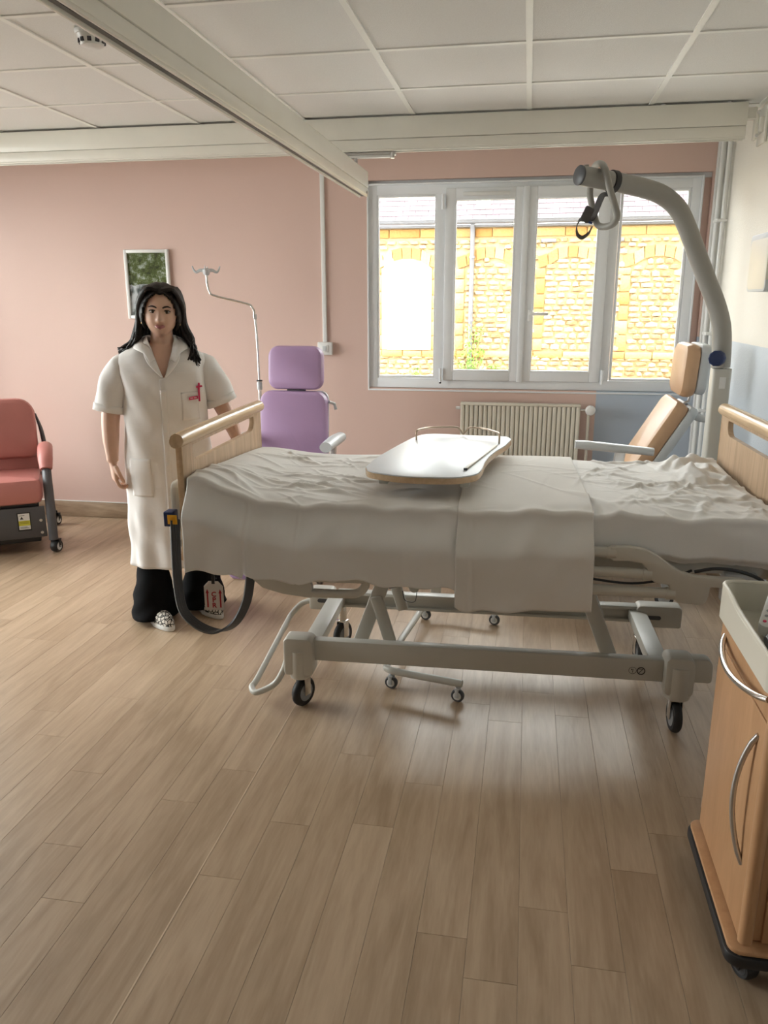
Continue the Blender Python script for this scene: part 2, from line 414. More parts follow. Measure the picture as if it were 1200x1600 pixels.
def thing(name, label, cat, loc=(0, 0, 0), rz=0.0, group=None, kind=None):
    o = bpy.data.objects.new(name, None); COL.objects.link(o)
    o.empty_display_size = 0.1
    o.location = loc; o.rotation_euler = (0, 0, rz)
    ROOT[o.name] = Matrix.Translation(loc) @ Matrix.Rotation(rz, 4, 'Z')
    return tag(o, label, cat, group, kind)
def tag(o, label, cat=None, group=None, kind=None):
    if label: o['label'] = label
    if cat: o['category'] = cat
    if group: o['group'] = group
    if kind: o['kind'] = kind
    return o
def recenter(o):
    """move a single-mesh thing's origin to its base"""
    me = o.data
    co = np.empty(len(me.vertices) * 3); me.vertices.foreach_get('co', co); co = co.reshape(-1, 3)
    c = (co.min(0) + co.max(0)) / 2; c[2] = co[:, 2].min()
    me.transform(Matrix.Translation(-Vector(c))); o.location = Vector(c)
    return o

def catmull(pts, rs, sub, closed=False):
    n = len(pts); op = []; orr = []
    rng = n if closed else n - 1
    for i in range(rng):
        p0 = pts[i - 1] if (closed or i > 0) else pts[i] * 2 - pts[i + 1]
        p1 = pts[i]; p2 = pts[(i + 1) % n]
        p3 = pts[(i + 2) % n] if (closed or i + 2 < n) else p2 * 2 - p1
        for k in range(sub):
            t = k / sub
            op.append(0.5 * ((2 * p1) + (p2 - p0) * t + (2 * p0 - 5 * p1 + 4 * p2 - p3) * t * t + (3 * p1 - p0 - 3 * p2 + p3) * t ** 3))
            orr.append(rs[i] * (1 - t) + rs[(i + 1) % n] * t)
    if not closed: op.append(pts[-1]); orr.append(rs[-1])
    return op, orr

def rrect(w, h, r, n=5, cx=0.0, cy=0.0):
    """rounded rectangle outline; r scalar or 4 radii (tr, tl, bl, br)"""
    r = [r] * 4 if not isinstance(r, (list, tuple)) else r
    out = []
    for (sx, sy, a0, q) in ((1, 1, 0, r[0]), (-1, 1, PI / 2, r[1]), (-1, -1, PI, r[2]), (1, -1, 1.5 * PI, r[3])):
        for k in range(n + 1):
            a = a0 + PI / 2 * k / n
            out.append((cx + sx * (w / 2 - q) + q * math.cos(a), cy + sy * (h / 2 - q) + q * math.sin(a)))
    return out

def text_part(name, body, size, mx, material, parent, depth=0.0004, align='CENTER'):
    cu_ = bpy.data.curves.new('txt', 'FONT'); cu_.body = body; cu_.size = size; cu_.extrude = depth; cu_.align_x = align; cu_.align_y = 'CENTER'; cu_.offset = size * 0.028
    tmp = bpy.data.objects.new('txt', cu_); COL.objects.link(tmp)
    dg = bpy.context.evaluated_depsgraph_get()
    me = bpy.data.meshes.new_from_object(tmp.evaluated_get(dg))
    bpy.data.objects.remove(tmp)
    me.transform(mx); me.materials.clear()
    return link(name, me, material, parent, smooth=False)

def castor(parent, c, wr, ww, yaw=0.0, body='rubber', hub='wheel', fork='chrome', top=0.0, twin=False, label=None):
    """castor wheel with hub and fork, wheel axis horizontal rotated by yaw about Z; c = floor contact in parent space"""
    c = Vector(c); ax = Vector((math.cos(yaw), math.sin(yaw), 0)); fw = Vector((-math.sin(yaw), math.cos(yaw), 0)); up = Vector((0, 0, 1))
    cen = c + up * wr
    basis = (fw, up, ax)
    w = B()
    h = ww / 2
    if twin:
        for sgn in (-1, 1):
            w.lathe([(wr * 0.8, -h * 0.35 + sgn * h * 0.6), (wr, -h * 0.25 + sgn * h * 0.6), (wr, h * 0.25 + sgn * h * 0.6), (wr * 0.8, h * 0.35 + sgn * h * 0.6)], cen, basis, 24)
    else:
        w.lathe([(wr * 0.62, -h * 0.9), (wr * 0.86, -h), (wr * 0.97, -h * 0.6), (wr, 0), (wr * 0.97, h * 0.6), (wr * 0.86, h), (wr * 0.62, h * 0.9)], cen, basis, 28)
    wo = w.build('castor_wheel', body, parent)
    k = B().lathe([(wr * 0.25, -h * 1.06), (wr * 0.62, -h * 0.98), (wr * 0.62, h * 0.98), (wr * 0.25, h * 1.06)], cen, basis, 20)
    k.lathe([(wr * 0.14, -h * 1.35), (wr * 0.14, h * 1.35)], cen, basis, 12)
    k.build('wheel_hub', hub, wo)
    f = B()
    t0 = cen + up * (wr * 1.12)
    for sgn in (-1, 1):
        f.bar(cen + ax * (sgn * (h + 0.006)) - up * wr * 0.15, t0 + ax * (sgn * (h + 0.006)), wr * 0.55, 0.004, 0.001, up=ax)
    f.bar(t0 - ax * (h + 0.008), t0 + ax * (h + 0.008), wr * 0.7, 0.006, 0.001)
    if top: f.tube([t0, t0 + up * top], wr * 0.32, 14)
    f.build('castor_fork', fork, wo)
    return wo
# ================================================================ THE ROOM
X0, X1, Y0, Y1, ZC = -4.30, 1.11, -1.50, 5.26, 2.51
TH = 0.25
def struct(o, label=None, cat=None):
    o['kind'] = 'structure'
    if label: o['label'] = label
    if cat: o['category'] = cat
    return o

# ---- floor with planks
floor = struct(B().span((X0 - TH, Y0 - TH, -0.12), (X1 + TH, Y1 + TH, -0.004)).build('floor', 'floor_base', smooth=False), 'light oak plank floor running towards the window wall', 'floor')
PW, PL = 0.1275, 1.22
plank_cache = {}
def plank_mesh(w, l):
    k = (round(w, 4), round(l, 4))
    if k not in plank_cache:
        b = B().box((0, 0, -0.002), (w - 0.0007, l - 0.0007, 0.004), 0.0004, seg=1)
        me = bpy.data.meshes.new('plank'); b.bm.to_mesh(me); b.bm.free(); me.materials.append(M['floor']); plank_cache[k] = me
    return plank_cache[k]
prnd = random.Random(21)
xs = -0.849
cols = []
x = xs
while x > X0: x -= PW
while x < X1 - 1e-6:
    cols.append((max(x, X0), min(x + PW, X1))); x += PW
for (xa, xb) in cols:
    if xb - xa < 0.01: continue
    y = 1.0 - prnd.random() * PL
    while y < Y1 - 1e-3:
        ya, yb = max(y, 0.95), min(y + PL, Y1)
        y += PL
        if yb - ya < 0.02: continue
        o = bpy.data.objects.new('plank', plank_mesh(xb - xa, yb - ya)); COL.objects.link(o)
        o.parent = floor; o.location = ((xa + xb) / 2, (ya + yb) / 2, 0)
B().span((xs - 0.0022, 0.95, -0.003), (xs + 0.0022, Y1, 0.0006)).build('weld_seam', 'weld', floor, smooth=False)

# ---- walls
WX0, WX1, WZ0, WZ1 = -1.035, 1.035, 1.0, 2.295          # window opening
b = B()
b.span((X0 - TH, Y1, 0), (WX0, Y1 + TH, ZC + 0.3))
b.span((WX1, Y1, 0), (X1 + TH, Y1 + TH, ZC + 0.3))
b.span((WX0, Y1, 0), (WX1, Y1 + TH, WZ0))
b.span((WX0, Y1, WZ1), (WX1, Y1 + TH, ZC + 0.3))
struct(b.build('wall_back', 'wall', smooth=False), 'pink painted wall with the wide window and a blue-grey corner field', 'wall')
struct(B().span((X1, Y0 - TH, 0), (X1 + TH, Y1, ZC + 0.3)).build('wall_right', 'wall_white', smooth=False), 'textured white wall at the head of the bed', 'wall')
LY0, LY1, LZ0, LZ1 = 2.2, 5.0, 0.40, 2.42               # side window opening
b = B()
b.span((X0 - TH, Y0 - TH, 0), (X0, LY0, ZC + 0.3)); b.span((X0 - TH, LY1, 0), (X0, Y1, ZC + 0.3))
b.span((X0 - TH, LY0, 0), (X0, LY1, LZ0)); b.span((X0 - TH, LY0, LZ1), (X0, LY1, ZC + 0.3))
struct(b.build('wall_left', 'wall_plain', smooth=False), 'pink side wall with a window outside the picture', 'wall')
struct(B().span((X0, Y0 - TH, 0), (X1, Y0, ZC + 0.3)).build('wall_front', 'wall_cream', smooth=False), 'cream wall behind the camera', 'wall')

# ---- skirting with a pale cap line
def skirting(name, a, c, label):
    o = struct(B().span(a, c, 0.004).build(name, 'baseboard'), label, 'baseboard')
    return o
sk = skirting('baseboard_back', (X0 + 0.012, Y1 - 0.010, 0.001), (X1 - 0.012, Y1 - 0.0005, 0.118), 'oak coloured skirting along the pink wall')
B().span((X0 + 0.012, Y1 - 0.012, 0.118), (X1 - 0.012, Y1 - 0.0005, 0.123)).build('cap_strip', 'white_plastic', sk, smooth=False)
sk = skirting('baseboard_right', (X1 - 0.010, Y0 + 0.012, 0.001), (X1 - 0.0005, Y1 - 0.012, 0.105), 'oak coloured skirting along the white wall')
B().span((X1 - 0.012, Y0 + 0.012, 0.105), (X1 - 0.0005, Y1 - 0.012, 0.110)).build('cap_strip', 'white_plastic', sk, smooth=False)
skirting('baseboard_left', (X0 + 0.0005, Y0 + 0.012, 0.001), (X0 + 0.010, Y1 - 0.012, 0.118), 'oak coloured skirting along the side wall')

# ---- ceiling: slab, lay-in tiles, T-bar grid
ceiling = struct(B().span((X0 - TH, Y0 - TH, ZC + 0.03), (X1 + TH, Y1 + TH, ZC + 0.3)).build('ceiling', 'tile', smooth=False), 'suspended ceiling of square white tiles', 'ceiling')
GX, GY, T = -0.04, 4.0, 0.6
gxs = [GX + T * k for k in range(-8, 3)]
gys = [GY + T * k for k in range(-9, 4)]
ex = [X0] + [g for g in gxs if X0 + 0.02 < g < X1 - 0.02] + [X1]
ey = [Y0] + [g for g in gys if Y0 + 0.02 < g < Y1 - 0.02] + [Y1]
tile_cache = {}
for xa, xb in zip(ex, ex[1:]):
    for ya, yb in zip(ey, ey[1:]):
        k = (round(xb - xa, 3), round(yb - ya, 3))
        if k not in tile_cache:
            bb = B().box((0, 0, 0.009), (k[0] - 0.012, k[1] - 0.012, 0.016), 0.003, seg=1)
            me = bpy.data.meshes.new('ceiling_tile'); bb.bm.to_mesh(me); bb.bm.free(); me.materials.append(M['tile']); tile_cache[k] = me
        o = bpy.data.objects.new('ceiling_tile', tile_cache[k]); COL.objects.link(o)
        o.parent = ceiling; o.location = ((xa + xb) / 2, (ya + yb) / 2, ZC + 0.0005)
def gbar(a, c):
    B().span(a, c).build('grid_bar', 'grid', ceiling, smooth=False)
for g in ex[1:-1]: gbar((g - 0.012, Y0, ZC - 0.004), (g + 0.012, Y1, ZC + 0.006))
for g in ey[1:-1]: gbar((X0, g - 0.012, ZC - 0.0034), (X1, g + 0.012, ZC + 0.006))
gbar((X0, Y1 - 0.022, ZC - 0.0036), (X1, Y1, ZC + 0.006)); gbar((X1 - 0.022, Y0, ZC - 0.0038), (X1, Y1, ZC + 0.006))

# ---- window: frame, fixed lights, two casements
win = thing('window_1', 'wide white plastic window with four lights above the radiator', 'window', (0, Y1, WZ0), kind='structure')
def frame_rect(b, x0, x1, z0, z1, w, y0, y1, bev=0.004, wb=None):
    wb = w if wb is None else wb
    b.span((x0, y0, z0), (x0 + w, y1, z1), bev); b.span((x1 - w, y0, z0), (x1, y1, z1), bev)
    b.span((x0 + w - 0.002, y0, z0), (x1 - w + 0.002, y1, z0 + wb), bev); b.span((x0 + w - 0.002, y0, z1 - w), (x1 - w + 0.002, y1, z1), bev)
FY0, FY1 = Y1 + 0.012, Y1 + 0.085
b = B(); fx0, fx1, fz0, fz1 = WX0 + 0.002, 0.985, WZ0 + 0.002, WZ1 - 0.028
frame_rect(b, fx0, fx1, fz0, fz1, 0.058, FY0, FY1, wb=0.062)
for mx_ in (-0.565, 0.49):
    b.span((mx_ - 0.030, FY0 + 0.001, fz0 + 0.059), (mx_ + 0.030, FY1 - 0.001, fz1 - 0.055), 0.003)
b.build('window_frame', 'pvc', win, world=True)
B().span((fx1 - 0.002, FY0 + 0.02, fz0 - 0.001), (WX1, FY1 + 0.02, fz1)).build('side_infill', 'wall_plain', win, world=True)
B().span((WX0, FY0 + 0.02, fz1 - 0.002), (WX1, FY1 + 0.02, WZ1)).build('top_infill', 'pvc', win, world=True)
def pane(x0, x1, z0, z1, y, sx=1):
    g = B(); frame_rect(g, x0 - 0.006, x1 + 0.006, z0 - 0.006, z1 + 0.006, 0.008, y - 0.006, y + 0.012, 0.001)
    go = g.build('glazing_gasket', 'gasket', win, world=True)
    po = B().span((x0, y + 0.002, z0), (x1, y + 0.008, z1)).build('pane', 'glass', win, world=True, smooth=False)
pane(-0.968, -0.602, 1.078, 2.198, FY0 + 0.030)
b = B(); frame_rect(b, -0.982, -0.590, 1.066, 2.210, 0.016, FY0 + 0.004, FY0 + 0.03, 0.003); b.build('glazing_bead', 'pvc', win, world=True)
pane(0.535, 0.912, 1.078, 2.198, FY0 + 0.030)
b = B(); frame_rect(b, 0.523, 0.925, 1.066, 2.210, 0.016, FY0 + 0.004, FY0 + 0.03, 0.003); b.build('glazing_bead', 'pvc', win, world=True)
SY0 = Y1 - 0.006
for (sx0, sx1) in ((-0.540, -0.040), (-0.040, 0.465)):
    b = B(); frame_rect(b, sx0 + 0.001, sx1 - 0.001, 1.055, 2.238, 0.066, SY0, FY0 + 0.05, 0.006)
    b.build('sash', 'pvc', win, world=True)
    pane(sx0 + 0.068, sx1 - 0.068, 1.124, 2.168, SY0 + 0.030)
    b = B(); frame_rect(b, sx0 + 0.058, sx1 - 0.058, 1.113, 2.180, 0.014, SY0 - 0.001, SY0 + 0.03, 0.003); b.build('glazing_bead', 'pvc', win, world=True)
b = B().span((-0.058, SY0 - 0.010, 1.05), (-0.022, SY0 + 0.004, 2.24), 0.004); b.build('meeting_stile', 'pvc', win, world=True)
# handle
b = B().span((-0.002, SY0 - 0.012, 1.435), (0.030, SY0, 1.505), 0.005).tube([(0.014, SY0 - 0.01, 1.482), (0.014, SY0 - 0.042, 1.482)], 0.009)
b.span((0.006, SY0 - 0.052, 1.472), (0.125, SY0 - 0.036, 1.492), 0.006)
b.build('window_handle', 'white_plastic', win, world=True)
b = B().span((-0.430, SY0 - 0.012, 2.190), (-0.140, SY0, 2.214), 0.006)
b.build('trickle_vent', 'white_plastic', win, world=True)
for (hx, hz) in ((-0.553, 2.16), (-0.553, 1.09), (0.478, 1.09), (0.478, 2.16)):
    B().tube([(hx, SY0 - 0.008, hz - 0.045), (hx, SY0 - 0.008, hz + 0.045)], 0.009, 12).build('hinge', 'pvc', win, world=True)
B().tube([(-0.553, SY0 - 0.008, 1.035), (-0.553, SY0 - 0.008, 1.050)], 0.007, 10).build('hinge_pin', 'gasket', win, world=True)
b = B(); frame_rect(b, WX0 - 0.005, 0.99, WZ0 - 0.018, WZ1 - 0.02, 0.010, Y1 - 0.006, Y1 + 0.02, 0.002); b.build('cover_trim', 'pvc', win, world=True)

# unseen side window, inferred from the floor reflection, sized to brighten the room
win2 = thing('window_2', 'large white side window left of the salmon armchair, unseen, sized to brighten the room', 'window', (X0, 3.6, LZ0), kind='structure')
b = B()
for yy in (LY0 + 0.03, 2.9, 3.6, 4.3, LY1 - 0.03): b.span((X0 - 0.15, yy - 0.03, LZ0), (X0 - 0.09, yy + 0.03, LZ1), 0.004)
b.span((X0 - 0.15, LY0, LZ0), (X0 - 0.09, LY1, LZ0 + 0.06), 0.004); b.span((X0 - 0.15, LY0, LZ1 - 0.06), (X0 - 0.09, LY1, LZ1), 0.004)
b.build('window_frame', 'pvc', win2, world=True)
for k in range(4):
    ya = (LY0, 2.9, 3.6, 4.3, LY1)[k]; yb = (LY0, 2.9, 3.6, 4.3, LY1)[k + 1]
    B().span((X0 - 0.123, ya + 0.03, LZ0 + 0.05), (X0 - 0.117, yb - 0.03, LZ1 - 0.05)).build('pane', 'glass', win2, world=True, smooth=False)

# ---- vertical service pipes in the window corner
t = thing('trim_1', 'white vertical pipe casing in the corner beside the window', 'pipe casing', (1.08, 5.2, 0), kind='structure')
B().span((1.045, 5.215, 0.125), (1.107, 5.257, ZC - 0.006), 0.006).build('casing', 'white_plastic', t, world=True)
for (px_, py_, r_) in ((1.066, 5.185, 0.016), (1.085, 5.12, 0.013)):
    B().tube([(px_, py_, 0.002), (px_, py_, ZC - 0.006)], r_, 14).build('pipe', 'white_plastic', t, world=True)
for z_ in (0.9, 1.36, 2.0):
    B().span((1.05, 5.105, z_), (1.108, 5.215, z_ + 0.018), 0.003).build('pipe_clip', 'white_plastic', t, world=True)

# ================================================================ OUTSIDE
struct(B().span((X0 - TH, Y0 - TH, ZC + 0.31), (X1 + 18.0, Y1 + TH, 11.5)).build('sky_blocker_above', 'cream_render', smooth=False), 'rendered block added above this room to shade the stone building', 'building')  # unseen mass added to keep sky light off the facade opposite
struct(B().span((X1 + TH + 0.01, Y0 - TH, -0.5), (X1 + 18.0, Y1 + TH, ZC + 0.30)).build('sky_blocker_beside', 'cream_render', smooth=False), 'rendered block added beside this room, lengthening the shading block', 'building')  # unseen base of the added mass, lengthened to dim the facade opposite
struct(B().span((-30, Y1 + TH, -0.75), (30, 40, -0.5)).build('ground', 'ground', smooth=False), 'pale paved yard outside the window', 'ground')
struct(B().span((-30, -12, -0.75), (X0 - TH - 0.01, Y1 + TH, -0.5)).build('ground', 'ground', smooth=False), 'pale paved yard beside the building', 'ground')
FY = 15.0
bld = thing('stone_building', 'sunlit ochre stone building with slate roof seen through the window', 'building', (0, FY, -0.5))
b = B()
b.span((-9, FY, -0.5), (9, FY + 0.6, 2.86))
b.build('wall', 'mortar', bld, world=True, smooth=False)
niches = [(-2.69, -1.76), (-1.16, -0.275), (0.275, 1.185), (1.745, 2.64), (-4.15, -3.24), (3.2, 4.1)]
NT, NB = 2.13, 0.68           # springing, sill
# ashlar quoins around niches and arch stones, each a stone of its own
def ashlar(x0, x1, z0, z1, pr=0.035, name='ashlar_block'):
    if x1 - x0 < 0.03 or z1 - z0 < 0.03: return
    j = 0.006
    B().span((x0 + j, FY - pr - rnd.random() * 0.012, z0 + j), (x1 - j, FY + 0.02, z1 - j), 0.012, seg=1).build(name, 'ochre', bld, world=True, ang=1.2)
def arch_z(xn, a, c, rise=0.30):
    u = (xn - (a + c) / 2) / ((c - a) / 2)
    return NT + rise * math.sqrt(max(0, 1 - (0.92 * u) ** 2)) - rise * 0.39
arnd = random.Random(5)
for (a, c) in niches[:4]:
    for side in (-1, 1):
        z = NB
        k = 0
        while z < NT - 0.05:
            h = 0.22 + arnd.random() * 0.08
            w = (0.17, 0.27)[k % 2] * (0.9 + 0.2 * arnd.random())
            z1_ = min(z + h, NT)
            if side < 0: ashlar(a - w, a, z, z1_)
            else: ashlar(c, c + w, z, z1_)
            z = z1_; k += 1
    nv = 7
    for i in range(nv):
        xa = a - 0.12 + (c - a + 0.24) * i / nv; xb = a - 0.12 + (c - a + 0.24) * (i + 1) / nv
        zi = [arch_z(max(a, min(c, q)), a, c) for q in (xa, xb)]
        out = [(xa + 0.005, zi[0]), (xb - 0.005, zi[1]), (xb - 0.005 + (i - 3) * 0.012, zi[1] + 0.19), (xa + 0.005 + (i - 3) * 0.012, zi[0] + 0.19)]
        B().prism(out, (0, FY - 0.01, 0), (1, 0, 0), (0, 0, 1), 0.07).build('arch_stone', 'ochre', bld, world=True, smooth=False)
x = -3.9
while x < 4.0:
    w = 0.35 + arnd.random() * 0.3
    ashlar(x, x + w, 0.545, 0.675, 0.05, 'sill_block'); x += w
x = -3.9
while x < 4.0:
    w = 0.28 + arnd.random() * 0.3
    ashlar(x, x + w, 2.66, 2.82, 0.03); x += w
# rubble stones: shared meshes, placed one by one; the smallest share joined
stone_meshes = []
for k in range(10):
    srn = random.Random(100 + k)
    bm_ = bmesh.new(); bmesh.ops.create_icosphere(bm_, subdivisions=1, radius=0.5)
    for v in bm_.verts:
        e_ = 1.5
        v.co = Vector((math.copysign(abs(2 * v.co.x) ** (1 / e_), v.co.x) * 0.5, v.co.y, math.copysign(abs(2 * v.co.z) ** (1 / e_), v.co.z) * 0.5))
        v.co *= 0.88 + 0.24 * srn.random()
    me = bpy.data.meshes.new('rubble_stone'); bm_.to_mesh(me); bm_.free(); me.materials.append(M['rubble']); stone_meshes.append(me)
spots = []
srn = random.Random(9)
def fill(x0, x1, z0, z1, test=None, depth=0.0):
    z = z0
    while z < z1 - 0.02:
        h = 0.075 + srn.random() * 0.04
        x = x0 - srn.random() * 0.06
        while x < x1:
            w = 0.11 + srn.random() * 0.13
            cx, cz = x + w / 2, z + h / 2 + srn.uniform(-0.012, 0.012)
            if x0 + 0.02 < cx < x1 - 0.02 and (test is None or test(cx, cz)):
                spots.append((cx, cz, w, h, depth))
            x += w + 0.008
        z += h + 0.008
for i, (a, c) in enumerate(niches[1:4]):
    fill(a + 0.03, c - 0.03, NB + 0.02, NT + 0.25, lambda qx, qz, a=a, c=c: qz < arch_z(qx, a, c) - 0.03, 0.03)
fill(-3.2, 3.4, 2.46, 2.64, lambda qx, qz: not any(a - 0.15 < qx < c + 0.15 and qz < arch_z(min(max(qx, a), c), a, c) + 0.24 for a, c in niches[:4]))
fill(-3.2, 3.4, 0.12, 0.53)
for (a, c) in ((-1.49, -1.43), (-0.05, 0.05), (1.40, 1.55)): fill(a - 0.06, c + 0.06, NB, 2.4)
order = sorted(range(len(spots)), key=lambda i: -spots[i][2] * spots[i][3])
big = set(order[:285])
rest = bmesh.new()
for i, (cx, cz, w, h, dp) in enumerate(spots):
    me = stone_meshes[i % 10]
    if i in big:
        o = bpy.data.objects.new('rubble_stone', me); COL.objects.link(o); o.parent = bld
        o.location = (cx, -0.012, cz + 0.5); o.scale = (w * 1.02, 0.09, h * 1.04); o.rotation_euler = (0, srn.uniform(-0.08, 0.08), 0)
    else:
        tmp = bmesh.new(); tmp.from_mesh(me)
        bmesh.ops.transform(tmp, matrix=Matrix.Translation((cx, -0.012, cz + 0.5)) @ Matrix.Diagonal((w * 1.02, 0.09, h * 1.04, 1)), verts=tmp.verts)
        m2 = bpy.data.meshes.new('t'); tmp.to_mesh(m2); tmp.free(); rest.from_mesh(m2); bpy.data.meshes.remove(m2)
me = bpy.data.meshes.new('small_rubble'); rest.to_mesh(me); rest.free()
o = link('small_rubble', me, 'rubble', bld); o['kind'] = 'stuff'
# blocked first arch: cream render with a white lower panel, round vent
a, c = niches[0]
out = [(a, NB)] + [(c, NB)] + [(c - (c - a) * k / 12, arch_z(c - (c - a) * k / 12, a, c)) for k in range(13)]
B().prism(out, (0, FY - 0.005, 0), (1, 0, 0), (0, 0, 1), 0.05).build('rendered_infill', 'cream_render', bld, world=True, smooth=False)
B().span((a + 0.10, FY - 0.06, NB), (c - 0.03, FY - 0.02, 1.80), 0.008).build('white_panel', 'render_white', bld, world=True)
bv = B().lathe([(0.10, 0), (0.10, 0.03), (0.085, 0.045), (0.075, 0.045), (0.07, 0.02), (0.0, 0.02)], (-2.56, FY - 0.03, 2.245), (Vector((1, 0, 0)), Vector((0, 0, 1)), Vector((0, -1, 0))), 28)
vo = bv.build('round_vent', 'white_plastic', bld, world=True)
B().lathe([(0.068, 0), (0.068, 0.012)], (-2.56, FY - 0.05, 2.245), (Vector((1, 0, 0)), Vector((0, 0, 1)), Vector((0, -1, 0))), 24).build('vent_grille', 'lgrey', vo, world=True)
# eaves, gutter, downpipe, wall-tie plates
B().span((-8, FY - 0.12, 2.83), (8, FY + 0.3, 2.87)).build('eaves_board', 'zinc', bld, world=True, smooth=False)
gut = B()
prof = [(-0.075 * math.cos(PI * k / 10), -0.075 * math.sin(PI * k / 10)) for k in range(11)]
gut.grid([[(xq, FY - 0.17 + p, 2.945 + q) for p, q in prof] for xq in (-8, 8)])
gut.tube([(-8, FY - 0.245, 2.945), (8, FY - 0.245, 2.945)], 0.012, 8)
gut.build('gutter', 'zinc', bld, world=True)
B().tube([(-1.035, FY - 0.17, 2.88), (-1.035, FY - 0.13, 2.80), (-1.035, FY - 0.09, 2.70), (-1.035, FY - 0.09, -0.5)], 0.042, 14).build('downpipe', 'zinc', bld, world=True)
for z_ in (2.3, 1.2): B().lathe([(0.055, 0), (0.055, 0.04)], (-1.035, FY - 0.09, z_), 'Z', 16).build('pipe_collar', 'zinc', bld, world=True)
for xq in (-1.60, 0.30, 1.45): B().span((xq - 0.13, FY - 0.06, 2.56), (xq + 0.13, FY - 0.03, 2.62), 0.008).build('wall_tie_plate', 'zinc', bld, world=True)
# slate roof at 45 degrees
ang = math.radians(42); rd = Vector((0, math.cos(ang), math.sin(ang))); rn = Vector((0, -math.sin(ang), math.cos(ang)))
base = Vector((0, FY - 0.16, 2.95))
rb = B(); L_ = 2.4
rb.grid([[(-8, *(base.yz)), (8, *(base.yz))], [Vector((-8, 0, 0)) + base + rd * L_, Vector((8, 0, 0)) + base + rd * L_]])
rb.build('roof_deck', 'roofing', bld, world=True, smooth=False)
sl = B().box((0, 0, 0), (0.226, 0.235, 0.012), 0.003, seg=1)
sme = bpy.data.meshes.new('slate'); sl.bm.to_mesh(sme); sl.bm.free(); sme.materials.append(M['slate'])
ex_ = 0.145
stf = bmesh.new()
for row in range(16):
    for k in range(-18, 19):
        cx = k * 0.23 + (0.115 if row % 2 else 0)
        if abs(cx) > 4.0: continue
        p = base + rd * (0.06 + row * ex_) + rn * 0.022 + Vector((cx, 0, 0))
        mxs = Matrix.Translation(p) @ Matrix.Rotation(ang - 0.05, 4, 'X')
        if row < 8 and -3.4 < cx < 3.7:
            o = bpy.data.objects.new('slate', sme); COL.objects.link(o); o.parent = bld
            o.location = p - Vector((0, FY, -0.5)); o.rotation_euler = (ang - 0.05, 0, 0)
        else:
            tmp = bmesh.new(); tmp.from_mesh(sme); bmesh.ops.transform(tmp, matrix=mxs, verts=tmp.verts)
            m2 = bpy.data.meshes.new('t'); tmp.to_mesh(m2); tmp.free(); stf.from_mesh(m2); bpy.data.meshes.remove(m2)
me = bpy.data.meshes.new('upper_slates'); stf.to_mesh(me); stf.free()
o = link('upper_slates', me, 'slate', bld, world=True, smooth=False); o['kind'] = 'stuff'
# roof light
p = base + rd * 0.42 + rn * 0.04 + Vector((-0.865, 0, 0))
rl = B(); 
def onroof(u, v): return p + Vector((u, 0, 0)) + rd * v
for u in (-0.11, 0.11): rl.bar(onroof(u, -0.17), onroof(u, 0.17), 0.03, 0.04, 0.003, up=rn)
for v in (-0.16, 0, 0.16): rl.bar(onroof(-0.12, v), onroof(0.12, v), 0.025, 0.04, 0.003, up=rn)
for u in (-0.037, 0.037): rl.bar(onroof(u, -0.16), onroof(u, 0.16), 0.012, 0.035, 0.002, up=rn)
ro = rl.build('roof_light', 'white_plastic', bld, world=True)
g_ = B().bar(onroof(0, -0.16), onroof(0, 0.16), 0.21, 0.01, 0, up=rn); g_.build('roof_light_pane', 'lgrey', ro, world=True)

# shrubs at the foot of the facade
def shrub(label, loc, h, w, n, seed):
    t = thing('shrub', label, 'shrub', loc, group='shrubs below the stone wall')
    r = random.Random(seed); st = B(); lf = B()
    for s_ in range(7):
        a_ = r.random() * 6.28; rr = r.random() * w * 0.5
        tip = Vector((math.cos(a_) * rr, math.sin(a_) * rr * 0.4, h * (0.6 + 0.4 * r.random())))
        st.tube([(0, 0, 0), tip * 0.5 + Vector((0.02, 0, 0.04)), tip], [0.014, 0.009, 0.004], 6)
        for q in range(n):
            f = 0.3 + 0.7 * r.random(); c_ = tip * f + Vector((r.uniform(-.09, .09), r.uniform(-.06, .06), r.uniform(-.06, .07)))
            d = Vector((r.uniform(-1, 1), r.uniform(-1, 0.3), r.uniform(-0.4, 1))).normalized(); sd = d.orthogonal().normalized()
            l_ = 0.05 + r.random() * 0.04
            v = [lf.bm.verts.new(c_ + x_) for x_ in (Vector((0, 0, 0)), d * l_ * .5 + sd * l_ * .3, d * l_, d * l_ * .5 - sd * l_ * .3)]
            lf.bm.faces.new(v)
    st.build('stem', 'leaf', t); lo = lf.build('foliage', 'leaf', t, recalc=False); lo['kind'] = 'stuff'
shrub('leafy green shrub climbing beside the downpipe outside', (-1.02, FY - 0.32, -0.5), 1.75, 0.6, 42, 1)
shrub('low green shrub under the white panel outside', (-2.05, FY - 0.35, -0.5), 0.92, 0.7, 30, 2)
shrub('small green shrub right of the downpipe outside', (-0.55, FY - 0.32, -0.5), 1.20, 0.4, 22, 3)
